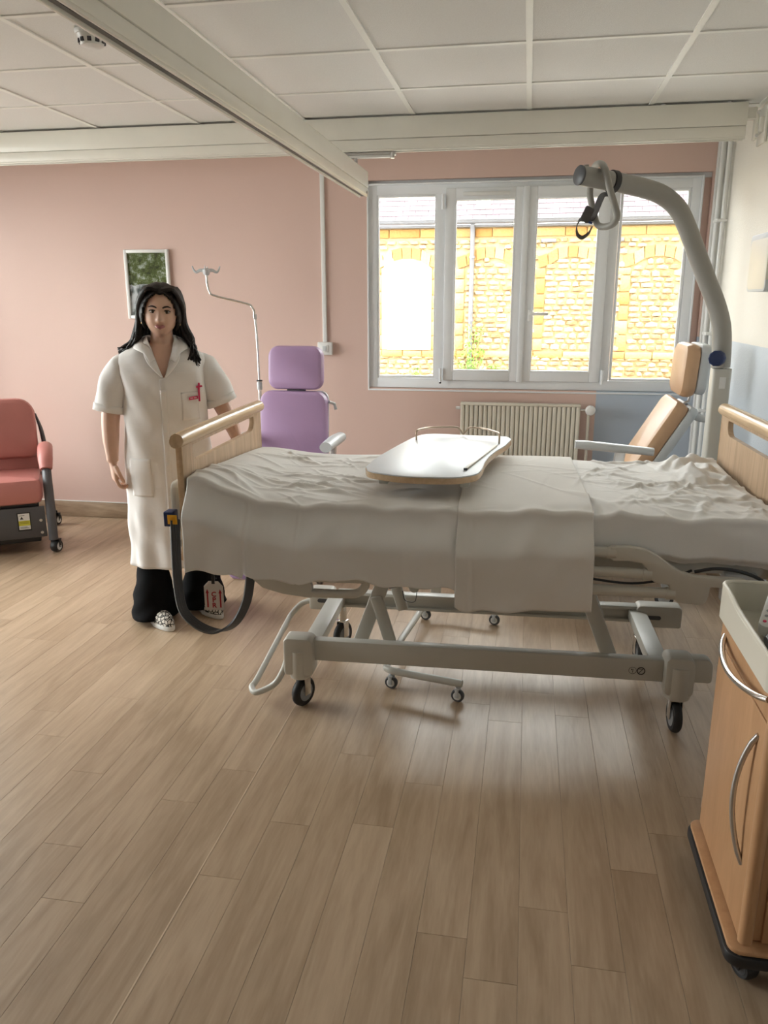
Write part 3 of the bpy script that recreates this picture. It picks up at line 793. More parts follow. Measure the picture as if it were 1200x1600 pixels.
# ================================================================ CEILING RAILS
def hoist_rail(root, a, c, w, h, along):
    """box rail with a seam line and slotted underside; a, c = ends on the top centre line"""
    a = Vector(a); c = Vector(c)
    d = (c - a).normalized(); side = Vector((d.y, -d.x, 0))
    up = Vector((0, 0, 1))
    B().bar(a - up * (h * 0.335), c - up * (h * 0.335), w, h * 0.67, 0.004).build('upper_profile', 'rail', root, world=True)
    B().bar(a - up * (h * 0.838), c - up * (h * 0.838), w - 0.006, h * 0.318, 0.005).build('lower_profile', 'rail', root, world=True)
    zb = a.z - h
    B().bar(Vector((a.x, a.y, zb)) - side * (w * 0.05), Vector((c.x, c.y, zb)) - side * (w * 0.05), w * 0.22, 0.004, 0).build('track_slot', 'rail_dark', root, world=True)
    for s_ in (-1, 1):
        B().bar(Vector((a.x, a.y, zb - 0.003)) + side * (s_ * w * 0.33), Vector((c.x, c.y, zb - 0.003)) + side * (s_ * w * 0.33), w * 0.16, 0.010, 0.002).build('track_lip', 'rail', root, world=True)
RY = 4.53
t = thing('hoist_rail', 'long cream ceiling hoist rail running along the window wall', 'hoist rail', (0, RY, 2.34))
hoist_rail(t, (X0 + 0.03, RY, 2.500), (1.018, RY, 2.500), 0.075, 0.158, 'x')
B().span((1.014, RY - 0.020, 2.425), (1.066, RY + 0.02, 2.478), 0.003).build('end_arm', 'rail', t, world=True)
b = B().span((1.062, RY - 0.03, 2.33), (1.075, RY + 0.03, 2.46), 0.003).span((1.075, RY - 0.045, 2.36), (1.098, RY + 0.045, 2.43), 0.004)
b.build('wall_bracket', 'rail', t, world=True)
B().span((1.096, RY - 0.07, 2.31), (1.108, RY + 0.07, 2.48), 0.003).build('wall_plate', 'rail', t, world=True)
for z_ in (2.345, 2.45):
    B().lathe([(0.009, 0), (0.009, 0.008)], (1.068, RY - 0.038, z_), (Vector((1, 0, 0)), Vector((0, 0, 1)), Vector((0, -1, 0))), 10).build('bolt', 'alu', t, world=True)
for x_ in (0.62, 0.93): B().lathe([(0.012, 0), (0.012, 0.009)], (x_, RY - 0.02, 2.498), 'Z', 10).build('bolt', 'alu', t, world=True)

t = thing('cross_rail', 'glossy cream hoist rail crossing the ceiling from above the camera to the window', 'hoist rail', (-0.975, 2.4, 2.15))
hoist_rail(t, (-0.977, -1.35, 2.283), (-0.977, 4.83, 2.283), 0.062, 0.130, 'y')
b = B().span((-1.003, 4.825, 2.152), (-0.951, 4.834, 2.280), 0.003); b.build('end_cap', 'rail', t, world=True)
B().tube([(-0.955, 4.79, 2.165), (-0.938, 4.79, 2.165)], 0.008, 10).build('bolt', 'alu', t, world=True)
t = thing('rail_trolley', 'metal trolley hanging the cross rail under the window rail', 'trolley', (-0.9, RY, 2.285))
B().span((-1.10, RY - 0.018, 2.316), (-0.735, RY + 0.018, 2.333), 0.003).build('carriage', 'alu', t, world=True)
B().span((-1.08, RY - 0.019, 2.306), (-0.76, RY + 0.019, 2.317), 0.002).build('carriage_strip', 'white_plastic', t, world=True)
for x_ in (-1.085, -0.752):
    B().lathe([(0.012, 0), (0.012, 0.026), (0.007, 0.034)], (x_, RY - 0.012, 2.300), (Vector((1, 0, 0)), Vector((0, 1, 0)), Vector((0, 0, 1))), 12).build('stop_bolt', 'alu', t, world=True)
for x_ in (-1.0, -0.955): B().span((x_ - 0.008, RY - 0.016, 2.284), (x_ + 0.008, RY + 0.016, 2.320), 0.002).build('hanger', 'alu', t, world=True)

# ---- smoke detector
t = thing('smoke_detector', 'white round smoke detector on the ceiling behind the cross rail', 'smoke detector', (-1.60, 2.975, 2.43))
cz = ZC - 0.0045
B().lathe([(0.055, cz - 0.014), (0.058, cz - 0.004), (0.058, cz)], (-1.60, 2.975, 0), 'Z', 28).build('base', 'white_plastic', t, world=True)
B().lathe([(0.022, cz - 0.056), (0.040, cz - 0.050), (0.046, cz - 0.028), (0.050, cz - 0.014)], (-1.60, 2.975, 0), 'Z', 28).build('dome', 'white_plastic', t, world=True)
for k in range(10):
    a_ = k * PI / 5
    B().box((-1.60 + 0.044 * math.cos(a_), 2.975 + 0.044 * math.sin(a_), cz - 0.036), (0.008, 0.014, 0.014), 0.001, (0, 0, a_)).build('vent_slot', 'gasket', t, world=True)

# ---- cable trunking with switch box
t = thing('cable_trunking', 'thin white vertical cable trunking on the pink wall left of the window', 'trunking', (-1.328, Y1, 1.29))
B().span((-1.343, Y1 - 0.016, 1.298), (-1.315, Y1 - 0.0005, ZC - 0.006), 0.003).build('channel', 'white_plastic', t, world=True)
t = thing('wall_socket', 'square white wall socket at the end of the trunking', 'wall socket', (-1.326, Y1, 1.21))
B().span((-1.376, Y1 - 0.034, 1.213), (-1.277, Y1 - 0.0005, 1.297), 0.005).build('housing', 'white_plastic', t, world=True)
B().span((-1.352, Y1 - 0.039, 1.230), (-1.302, Y1 - 0.033, 1.280), 0.004).build('switch_plate', 'white_plastic', t, world=True)
B().span((-1.340, Y1 - 0.042, 1.238), (-1.314, Y1 - 0.038, 1.272), 0.003).build('rocker', 'lgrey', t, world=True)

# ---- framed picture
px0, px1, pz0, pz1 = -2.722, -2.400, 1.447, 1.900
t = thing('framed_picture', 'white framed print of a tree-lined river on the pink wall', 'picture', (-2.56, Y1, pz0))
b = B(); frame_rect(b, px0, px1, pz0, pz1, 0.022, Y1 - 0.024, Y1 - 0.001, 0.004); b.build('frame', 'white_plastic', t, world=True)
B().span((px0 + 0.018, Y1 - 0.012, pz0 + 0.018), (px1 - 0.018, Y1 - 0.004, pz1 - 0.018)).build('print', 'print', t, world=True, smooth=False)

# ---- radiator
t = thing('radiator', 'cream ribbed panel radiator below the window', 'radiator', (-0.03, 5.17, 0.15))
rx0, rx1, rz0, rz1 = -0.41, 0.355, 0.16, 0.918
n = 26; w_ = (rx1 - rx0) / n
B().span((rx0, 5.195, rz0), (rx1, 5.215, rz1), 0.004).build('back_panel', 'radiator', t, world=True)
rib = B().box((0, 0, 0), (w_ * 0.86, 0.024, rz1 - rz0), 0.006, seg=2)
rme = bpy.data.meshes.new('rib'); rib.bm.to_mesh(rme); rib.bm.free(); rme.materials.append(M['radiator'])
rme.polygons.foreach_set('use_smooth', [True] * len(rme.polygons)); rme.set_sharp_from_angle(angle=0.7)
for k in range(n):
    o = bpy.data.objects.new('rib', rme); COL.objects.link(o); o.parent = t
    o.location = (rx0 + w_ * (k + 0.5) + 0.03, 5.185 - 5.17, (rz0 + rz1) / 2 - 0.15)
B().span((rx0, 5.165, rz1 - 0.012), (rx1, 5.225, rz1 + 0.004), 0.004).build('top_grille', 'radiator', t, world=True)
b = B().tube([(rx0 - 0.002, 5.19, 0.885), (rx0 - 0.03, 5.19, 0.885)], 0.010, 12); b.build('bleed_valve', 'white_plastic', t, world=True)
for x_ in (-0.2, 0.15): B().span((x_ - 0.02, 5.214, 0.6), (x_ + 0.02, Y1 - 0.001, 0.64)).build('bracket', 'radiator', t, world=True)
b = B().tube([(rx1, 5.19, 0.885), (0.385, 5.19, 0.885)], 0.010, 12)
vo = b.build('valve_body', 'chrome', t, world=True)
B().lathe([(0.022, 0), (0.030, 0.004), (0.032, 0.03), (0.026, 0.055), (0.010, 0.06)], (0.415, 5.19, 0.888), (Vector((1, 0, 0)), Vector((0, 0, 1)), Vector((0, -1, 0))), 24).build('thermostat_knob', 'white_plastic', vo, world=True)
b = B().tube([(0.385, 5.19, 0.885), (0.405, 5.195, 0.885), (0.407, 5.2, 0.86), (0.407, 5.2, 0.002)], 0.009, 12); b.build('feed_pipe', 'radiator', t, world=True)

# ---- wall dispenser on the white wall
t = thing('wall_dispenser', 'cream and white dispenser on the white wall above the headboard', 'dispenser', (1.06, 4.02, 1.6))
out = rrect(0.30, 0.235, [0.03, 0.03, 0.03, 0.03], 4)
B().prism(out, (1.062, 4.02, 1.722), (0, 1, 0), (0, 0, 1), 0.085, 0.012).build('body', 'tray', t, world=True)
B().prism(rrect(0.30, 0.05, [0.02, 0.02, 0.004, 0.004], 4), (1.066, 4.02, 1.828), (0, 1, 0), (0, 0, 1), 0.092, 0.006).build('lid', 'lgrey', t, world=True)
B().prism(rrect(0.305, 0.05, [0.004, 0.004, 0.025, 0.025], 4), (1.066, 4.02, 1.625), (0, 1, 0), (0, 0, 1), 0.088, 0.008).build('drip_tray', 'lgrey', t, world=True)

# ================================================================ LILAC RECLINER
t = thing('recliner_chair', 'lilac padded recliner with headrest behind the foot of the bed', 'chair', (-1.36, 4.45, 0))
def cushion(b, w, h, th, r, origin, ux, uy, bev=0.02):
    return b.prism(rrect(w, h, r, 6), origin, ux, uy, th, bev)
tilt = 0.10
uyb = Vector((0, math.sin(tilt), math.cos(tilt)))
cushion(B(), 0.415, 0.60, 0.085, [0.075, 0.075, 0.03, 0.03], (0, 0.115, 0.745), (1, 0, 0), uyb, 0.022).build('backrest', 'purple', t)
ho = cushion(B(), 0.335, 0.255, 0.080, [0.065, 0.065, 0.06, 0.06], (0.013, 0.160, 1.178), (1, 0, 0), uyb, 0.025).build('headrest', 'purple', t)
B().span((-0.04, 0.13, 1.02), (0.07, 0.16, 1.08), 0.004).build('headrest_post', 'black', ho)
cushion(B(), 0.46, 0.50, 0.10, 0.05, (0, -0.17, 0.455), (1, 0, 0), (0, 1, 0.06), 0.025).build('seat', 'purple', t)
cushion(B(), 0.44, 0.40, 0.06, 0.05, (0, -0.46, 0.265), (1, 0, 0), (0, -0.25, -1), 0.02).build('leg_rest', 'purple', t)
B().prism(rrect(0.40, 0.60, 0.05), (0, 0.175, 0.74), (1, 0, 0), uyb, 0.025, 0.006).build('back_shell', 'lgrey', t)
for s_ in (-1, 1):
    ar = B().tube([(s_ * 0.275, -0.20, 0.768), (s_ * 0.275, 0.00, 0.772), (s_ * 0.275, 0.17, 0.768)], [0.030, 0.034, 0.030], 14, sx=1.2, smooth=4)
    ao = ar.build('armrest', 'lgrey', t)
    B().bar((s_ * 0.275, -0.06, 0.42), (s_ * 0.275, -0.02, 0.74), 0.03, 0.05, 0.004, up=(0, 1, 0)).build('arm_post', 'alu', ao)
    B().span((s_ * 0.235 - 0.018, -0.36, 0.36), (s_ * 0.235 + 0.018, 0.20, 0.41), 0.005).build('side_frame', 'lgrey', t)
    for yy in (-0.30, 0.18):
        B().bar((s_ * 0.25, yy, 0.105), (s_ * 0.235, yy * 0.9, 0.38), 0.035, 0.035, 0.004, up=(0, 1, 0)).build('leg', 'lgrey', t)
        castor(t, (s_ * 0.25, yy, 0), 0.045, 0.04, 0.2, 'dgrey', 'lgrey', 'lgrey', twin=True)
B().tube([(0.21, 0.155, 0.98), (0.235, 0.19, 0.965), (0.24, 0.20, 0.93)], 0.009, 10).build('push_handle', 'lgrey', t)

# ---- IV pole beside the lilac recliner
def zs(z): return 1.56 + (z - 1.56) * 1.078
t = thing('drip_stand', 'bent chrome drip stand with grey hooks beside the lilac recliner', 'drip stand', (-1.665, 4.86, 0))
P0 = Vector((-1.665, 4.86, 0))
b = B().tube([Vector((0.000, 0, 0.935)), Vector((-0.003, 0, 1.280)), Vector((-0.013, 0, 1.474)), Vector((-0.027, 0, 1.522)), Vector((-0.065, 0, 1.547)), Vector((-0.259, -0.02, 1.594)), Vector((-0.293, -0.02, 1.619)), Vector((-0.305, -0.02, 1.668)), Vector((-0.307, -0.02, 1.738))], 0.0075, 12, smooth=5)
b.build('bent_pole', 'chrome', t)
B().tube([(0, 0, 0.06), (0, 0, zs(1.10))], 0.0115, 14).build('lower_tube', 'chrome', t)
B().lathe([(0.014, 0), (0.017, 0.006), (0.017, 0.045), (0.013, 0.05)], (0, 0, zs(1.055)), 'Z', 16).build('clamp_collar', 'lgrey', t)
B().lathe([(0.0185, 0), (0.0185, 0.008)], (0, 0, zs(1.105)), 'Z', 16).build('black_ring', 'black', t)
B().lathe([(0.010, 0), (0.012, 0.004), (0.012, 0.028), (0.010, 0.032)], (-0.0125, 0, zs(1.46)), 'Z', 14).build('joint_collar', 'alu', t)
hk = B().lathe([(0.012, 0), (0.02, 0.01), (0.024, 0.035), (0.010, 0.045)], (-0.307, -0.02, zs(1.705)), 'Z', 16)
ho = hk.build('hook_hub', 'lgrey', t)
for k in range(4):
    a_ = 0.3 + k * PI / 2; dx, dy = math.cos(a_), math.sin(a_); c_ = Vector((-0.307, -0.02, 1.741))
    B().tube([c_, c_ + Vector((dx * 0.035, dy * 0.035, 0.006)), c_ + Vector((dx * 0.06, dy * 0.06, -0.006)), c_ + Vector((dx * 0.075, dy * 0.075, 0.006)), c_ + Vector((dx * 0.084, dy * 0.084, 0.03))], [0.012, 0.010, 0.008, 0.006, 0.004], 10, sx=0.6, smooth=3).build('hook', 'lgrey', ho)
for k in range(5):
    a_ = k * 2 * PI / 5 + 0.3
    lo = B().tube([(0, 0, 0.10), (math.cos(a_) * 0.07, math.sin(a_) * 0.07, 0.085), (math.cos(a_) * 0.14, math.sin(a_) * 0.14, 0.065)], [0.016, 0.013, 0.011], 10, smooth=3).build('foot', 'lgrey', t)
    B().lathe([(0.022, -0.011), (0.025, 0), (0.022, 0.011)], (math.cos(a_) * 0.14, math.sin(a_) * 0.14, 0.0255), (Vector((math.cos(a_), math.sin(a_), 0)), Vector((0, 0, 1)), Vector((-math.sin(a_), math.cos(a_), 0))), 16).build('castor_wheel', 'dgrey', lo)
    B().tube([(math.cos(a_) * 0.137, math.sin(a_) * 0.137, 0.03), (math.cos(a_) * 0.137, math.sin(a_) * 0.137, 0.065)], 0.008, 8).build('castor_stem', 'lgrey', lo)

# ================================================================ TAN RECLINER
t = thing('recliner_chair', 'tan padded recliner with grey shell right of the radiator, facing left', 'chair', (0.55, 4.36, 0))
lean = math.radians(30)
ub = Vector((math.sin(lean), 0, math.cos(lean)))           # up along the backrest
WY = Vector((0, -1, 0))
cushion(B(), 0.42, 0.62, 0.080, [0.05, 0.05, 0.03, 0.03], (0.085, 0, 0.79), WY, ub, 0.026).build('backrest', 'beige', t)
B().prism(rrect(0.43, 0.64, 0.05), Vector((0.085, 0, 0.79)) + Vector((ub.z, 0, -ub.x)) * 0.058, WY, ub, 0.045, 0.008).build('back_shell', 'lgrey', t)
uh = Vector((0.06, 0, 1)).normalized()
ho = cushion(B(), 0.36, 0.265, 0.080, [0.06, 0.06, 0.07, 0.07], (0.262, 0, 1.218), WY, uh, 0.03).build('headrest', 'beige', t)
B().prism(rrect(0.35, 0.25, 0.05), (0.322, 0, 1.225), WY, uh, 0.05, 0.012).build('headrest_shell', 'lgrey', ho)
B().tube([(0.255, -0.06, 1.04), (0.285, -0.06, 1.06), (0.29, -0.06, 1.10)], 0.009, 10).build('headrest_hinge', 'alu', ho)
B().tube([(0.27, -0.16, 1.03), (0.31, -0.18, 0.995), (0.36, -0.19, 0.985), (0.395, -0.19, 0.975)], [0.02, 0.02, 0.018, 0.012], 12, sx=0.7, smooth=4).build('push_handle', 'lgrey', t)
cushion(B(), 0.46, 0.50, 0.10, 0.05, (-0.235, 0, 0.47), WY, (1, 0, -0.08), 0.025).build('seat', 'beige', t)
cushion(B(), 0.44, 0.42, 0.06, 0.05, (-0.54, 0, 0.285), WY, (0.3, 0, 1), 0.02).build('leg_rest', 'beige', t)
for s_ in (-1, 1):
    yy = s_ * 0.265
    if s_ > 0:
        B().tube([(-0.33, yy, 0.50), (-0.20, yy, 0.50), (0.02, yy, 0.50)], [0.021, 0.024, 0.020], 14, sx=1.3, smooth=4).build('folded_armrest', 'lgrey', t)
    ao = None if s_ > 0 else B().tube([(-0.285, yy, 0.853), (-0.22, yy, 0.850), (-0.06, yy, 0.838), (0.10, yy, 0.826)], [0.021, 0.024, 0.022, 0.020], 14, sx=1.5, smooth=4).build('armrest', 'lgrey', t)
    if ao: B().bar((-0.10, yy, 0.42), (-0.06, yy, 0.83), 0.03, 0.05, 0.004, up=(1, 0, 0)).build('arm_post', 'alu', ao)
    B().span((-0.45, s_ * 0.235 - 0.018, 0.37), (0.16, s_ * 0.235 + 0.018, 0.42), 0.005).build('side_frame', 'lgrey', t)
    for xx in (-0.36, 0.22):
        B().bar((xx, s_ * 0.25, 0.105), (xx * 0.7, s_ * 0.235, 0.39), 0.035, 0.035, 0.004, up=(1, 0, 0)).build('leg', 'lgrey', t)
        castor(t, (xx, s_ * 0.25, 0), 0.048, 0.04, 1.4, 'dgrey', 'lgrey', 'lgrey', twin=True)

# ================================================================ SALMON ARMCHAIR
t = thing('armchair', 'salmon pink padded armchair with dark grey frame at the left edge', 'chair', (-3.415, 4.551, 0), math.radians(32))
cushion(B(), 0.60, 0.52, 0.165, 0.045, (0, -0.115, 0.398), (1, 0, 0), (0, 1, -0.04), 0.045).build('seat', 'salmon', t)
ubk = Vector((0, 0.20, 1)).normalized()
cushion(B(), 0.58, 0.40, 0.12, [0.11, 0.11, 0.05, 0.05], (0, 0.175, 0.735), (1, 0, 0), ubk, 0.035).build('backrest', 'salmon', t)
cushion(B(), 0.56, 0.13, 0.07, 0.02, (0, 0.155, 0.50), (1, 0, 0), ubk, 0.02).build('lumbar_pad', 'salmon', t)
fp = B().prism([(-0.30, 0.105), (0.30, 0.105), (0.30, 0.305), (-0.30, 0.305)], (0, -0.335, 0), (1, 0, 0), (0, 0, 1), 0.02, 0.004).build('front_panel', 'anthracite', t)
B().span((-0.27, -0.325, 0.30), (0.27, -0.29, 0.335), 0.004).build('seat_rail', 'black', t)
B().span((-0.24, -0.30, 0.065), (0.26, 0.22, 0.105), 0.006).build('base_tray', 'black', t)
lb = B().span((0.135, -0.3475, 0.155), (0.215, -0.3455, 0.275)).build('label_border', 'black', fp, smooth=False)
B().span((0.142, -0.3488, 0.165), (0.208, -0.3476, 0.268)).build('label_card', 'white_plastic', lb, smooth=False)
B().span((0.142, -0.3496, 0.190), (0.208, -0.3489, 0.222)).build('label_stripe', 'yellow2', lb, smooth=False)
for k, z_ in enumerate((0.205, 0.213)): B().span((0.150, -0.3500, z_), (0.200, -0.3497, z_ + 0.002)).build('label_line', 'black', lb, smooth=False)
for k, z_ in enumerate((0.173, 0.179, 0.255)): B().span((0.148, -0.3493, z_), (0.200 - 0.01 * k, -0.3489, z_ + 0.0025)).build('label_line', 'black', lb, smooth=False)
B().prism([(0.152, 0.232), (0.172, 0.232), (0.162, 0.250)], (0, -0.3491, 0), (1, 0, 0), (0, 0, 1), 0.0006).build('warning_triangle', 'black', lb, smooth=False)
for z_ in (0.135, 0.215):
    B().lathe([(0.010, 0), (0.008, 0.005)], (0.272, -0.345, z_), (Vector((1, 0, 0)), Vector((0, 0, 1)), Vector((0, -1, 0))), 12).build('screw', 'alu', fp)
for s_ in (-1, 1):
    xx = s_ * 0.335
    # front leg sweeping up into the arm, and rear upright
    lo = B().tube([(xx, -0.36, 0.085), (xx, -0.345, 0.25), (xx, -0.315, 0.42), (xx, -0.250, 0.520), (xx, -0.17, 0.575)], 0.036, 14, sx=0.80, up=(0, 1, 0), smooth=5).build('front_leg', 'anthracite', t)
    B().tube([(xx, 0.33, 0.085), (xx, 0.25, 0.30), (xx, 0.14, 0.52), (xx - s_ * 0.015, 0.19, 0.70), (xx - s_ * 0.045, 0.235, 0.82)], [0.034, 0.034, 0.032, 0.028, 0.014], 14, sx=0.5, up=(0, 1, 0), smooth=5).build('rear_upright', 'anthracite', t)
    B().bar((xx, -0.335, 0.20), (xx, 0.27, 0.22), 0.022, 0.06, 0.004).build('side_rail', 'anthracite', t)
    B().tube([(xx - s_ * 0.03, 0.05, 0.41), (xx - s_ * 0.02, 0.01, 0.50), (xx - s_ * 0.02, -0.03, 0.575)], 0.030, 12, sx=0.5, smooth=3).build('arm_support', 'anthracite', t)
    B().tube([(xx, -0.275, 0.530), (xx, -0.23, 0.583), (xx, -0.13, 0.618), (xx, 0.0, 0.625), (xx, 0.10, 0.612)], [0.030, 0.036, 0.038, 0.038, 0.034], 16, sx=1.25, smooth=5).build('arm_pad', 'salmon', t)
    for yy in (-0.36, 0.33):
        castor(t, (xx + s_ * 0.012, yy, 0), 0.041, 0.046, -0.55, 'black', 'white_plastic', 'black', top=0.02)

# ================================================================ BEDSIDE CABINET
t = thing('bedside_cabinet', 'beech laminate bedside cabinet on castors in the right foreground', 'cabinet', (0.80, 1.88, 0))
cx0, cx1, cy0, cy1 = 0.545, 1.01, 1.630, 2.085
B().span((cx0 + 0.016, cy0 + 0.02, 0.118), (cx1, cy1, 0.757), 0.004).build('body', 'beech', t, world=True)
b = B().prism(rrect(cx1 - cx0 + 0.034, cy1 - cy0 + 0.034, 0.03, 5), ((cx0 + cx1) / 2 - 0.008, (cy0 + cy1) / 2, 0.110), (1, 0, 0), (0, 1, 0), 0.012, 0.003)
b.build('plinth_board', 'beech', t, world=True)
b = B().prism(rrect(cx1 - cx0 + 0.046, cy1 - cy0 + 0.046, 0.035, 5), ((cx0 + cx1) / 2 - 0.008, (cy0 + cy1) / 2, 0.088), (1, 0, 0), (0, 1, 0), 0.031, 0.006)
b.build('bumper_base', 'black', t, world=True)
dr = B().prism(rrect(cy1 - cy0 - 0.004, 0.556, [0.004, 0.004, 0.004, 0.004], 2), (cx0 + 0.008, (cy0 + cy1) / 2, 0.400), (0, 1, 0), (0, 0, 1), 0.018, 0.004).build('door', 'beech', t, world=True)
dw = B().prism(rrect(cy1 - cy0 - 0.004, 0.073, 0.004, 2), (cx0 + 0.008, (cy0 + cy1) / 2, 0.7185), (0, 1, 0), (0, 0, 1), 0.018, 0.004).build('drawer', 'beech', t, world=True)
B().tube([(cx0 + 0.012, cy0 + 0.008, 0.125), (cx0 + 0.012, cy0 + 0.008, 0.754)], 0.016, 14).build('corner_post', 'beech', t, world=True)
B().span((cx0 + 0.05, cy0 + 0.012, 0.120), (cx1, cy0 + 0.024, 0.755), 0.002).build('side_panel', 'beech', t, world=True)
def bow(p, q, out, r, n_=14):
    p = Vector(p); q = Vector(q); pts = []
    for k in range(n_ + 1):
        u = k / n_; pts.append(p.lerp(q, u) + Vector(out) * (math.sin(PI * u) ** 0.75))
    return pts
B().tube(bow((cx0, 1.690, 0.628), (cx0, 1.690, 0.292), (-0.030, 0.026, 0), 0.007), 0.0065, 12).build('door_handle', 'alu', dr, world=True)
B().tube(bow((cx0, 2.045, 0.712), (cx0, 1.660, 0.730), (-0.036, 0, -0.020), 0.007), 0.0075, 12).build('drawer_handle', 'chrome', dw, world=True)
for z_ in (0.178, 0.588):
    B().span((cx0 + 0.002, cy1 - 0.002, z_ - 0.018), (cx0 + 0.022, cy1 + 0.014, z_ + 0.018), 0.002).build('hinge', 'brass', dr, world=True)
# tray top with raised wavy rim
tb = B().prism(rrect(cx1 - cx0 + 0.024, cy1 - cy0 + 0.02, 0.03, 5), ((cx0 + cx1) / 2, (cy0 + cy1) / 2, 0.763), (1, 0, 0), (0, 1, 0), 0.012, 0.003).build('tray_floor', 'tray', t, world=True)
rim_out = rrect(cx1 - cx0 + 0.030, cy1 - cy0 + 0.026, 0.035, 8)
def rim_h(u, v):
    # front long side dips in the middle; ends stand high
    if u < -(cx1 - cx0) / 2 + 0.05:
        s_ = v / ((cy1 - cy0) / 2)
        return 0.846 - 0.014 / (1 + math.exp((s_ - 0.45) * 9))
    return 0.846
pts_o = []
N = len(rim_out)
dens = []
for i in range(N):
    a_ = rim_out[i]; c_ = rim_out[(i + 1) % N]
    L0 = math.dist(a_, c_); m_ = max(1, int(L0 / 0.02))
    for k in range(m_): dens.append((a_[0] + (c_[0] - a_[0]) * k / m_, a_[1] + (c_[1] - a_[1]) * k / m_))
rows = [[], [], [], [], []]
ccx, ccy = (cx0 + cx1) / 2, (cy0 + cy1) / 2
for (u, v) in dens:
    h_ = rim_h(u, v); L0 = math.hypot(u, v); iu, iv = u - u / L0 * 0.010, v - v / L0 * 0.010
    rows[0].append((ccx + u, ccy + v, 0.757)); rows[1].append((ccx + u, ccy + v, h_ - 0.004)); rows[2].append((ccx + (u + iu) / 2, ccy + (v + iv) / 2, h_)); rows[3].append((ccx + iu, ccy + iv, h_ - 0.004)); rows[4].append((ccx + iu, ccy + iv, 0.764))
rb_ = B(); R_ = rb_.grid(rows, closed_u=True); rb_.build('tray_rim', 'tray', t, world=True)
b = B(); b.tube([rows[2][i] for i in range(len(dens))], 0.0055, 8, closed=True); b.build('rim_bead', 'tray', t, world=True)
for (xx, yy) in ((cx0 + 0.03, cy0 + 0.04), (cx1 - 0.05, cy0 + 0.04), (cx0 + 0.02, cy1 - 0.02), (cx1 - 0.05, cy1 - 0.02)):
    castor(t, (xx - 0.80, yy - 1.88, 0), 0.033, 0.036, 0.5, 'black', 'dgrey', 'black', top=0.004)
# handset lying in the tray
t = thing('remote_handset', 'white handset with rows of small buttons lying in the cabinet tray', 'remote control', (0.650, 1.975, 0.800), math.radians(-24))
t.rotation_euler = (0.33, 0, math.radians(-24))
B().prism(rrect(0.075, 0.19, 0.02, 5), (0, 0, 0.022), (1, 0, 0), (0, 1, 0), 0.034, 0.006).build('handset_body', 'white_plastic', t)
bme = B().lathe([(0.0045, 0), (0.004, 0.0015)], (0, 0, 0), 'Z', 10)
kme = bpy.data.meshes.new('button'); bme.bm.to_mesh(kme); bme.bm.free(); kme.materials.append(M['wheel'])
kme2 = kme.copy(); kme2.materials[0] = M['pinkred']; kme3 = kme.copy(); kme3.materials[0] = M['leaf']
for r_ in range(8):
    for c_ in range(4):
        o = bpy.data.objects.new('button', kme2 if (r_, c_) == (0, 0) else (kme3 if (r_, c_) == (0, 3) else kme)); COL.objects.link(o); o.parent = t
        o.location = (-0.024 + 0.016 * c_, -0.075 + 0.021 * r_, 0.0388)
t = thing('dark_pouch', 'small dark grey pouch lying in the cabinet tray', 'pouch', (0.63, 1.80, 0.7700))
cushion(B(), 0.10, 0.16, 0.028, 0.03, (0, 0, 0.0155), (1, 0, 0), (0, 1, 0), 0.011).build('pouch_body', 'dgrey', t)
B().tube([(-0.04, -0.05, 0.0305), (0.0, 0, 0.031), (-0.03, 0.06, 0.0305)], 0.002, 8, smooth=4).build('zip', 'black', t)
# ================================================================ HOSPITAL BED
BED_LOC, BED_RZ = (-0.18, 3.118, 0.0), math.radians(1.8)
bed = thing('hospital_bed', 'grey hospital bed on castors with oak footboard and headboard', 'bed', BED_LOC, BED_RZ)
NY, FYB = -0.335, 0.23                                   # near and far base rails
# base rails
B().span((-0.60, NY - 0.022, 0.205), (0.72, NY + 0.022, 0.292), 0.006).build('base_rail', 'bed', bed)
b = B().span((-0.62, FYB - 0.008, 0.200), (0.72, FYB + 0.030, 0.212), 0.002).span((-0.62, FYB - 0.020, 0.262), (0.72, FYB + 0.030, 0.278), 0.004).span((-0.62, FYB + 0.014, 0.202), (0.72, FYB + 0.030, 0.276), 0.002)
b.build('base_rail', 'bed', bed)
for x_ in (-0.62, 0.71):
    B().span((x_ - 0.035, NY, 0.215), (x_ + 0.035, FYB, 0.262), 0.005).build('cross_beam', 'bed', bed)
# corner housings
b = B().prism(rrect(0.118, 0.155, [0.03, 0.02, 0.012, 0.02], 5), (-0.652, NY - 0.012, 0.228), (1, 0, 0), (0, 0, 1), 0.085, 0.01)
b.lathe([(0.040, 0.135), (0.043, 0.150), (0.043, 0.25)], (-0.652, NY - 0.018, 0), 'Z', 20)
b.build('corner_housing', 'bed_plastic', bed)
b = B().prism(rrect(0.105, 0.150, [0.03, 0.02, 0.02, 0.02], 5), (0.765, NY - 0.012, 0.243), (1, 0, 0), (0, 0, 1), 0.095, 0.012)
b.lathe([(0.046, 0.152), (0.050, 0.170), (0.050, 0.28)], (0.767, NY - 0.02, 0), 'Z', 20)
b.build('corner_housing', 'bed_plastic', bed)
B().prism(rrect(0.10, 0.092, [0.03, 0.006, 0.006, 0.012], 5), (0.835, NY + 0.005, 0.258), (1, 0, 0), (0, 0, 1), 0.06, 0.006).build('end_box', 'bed_plastic', bed)
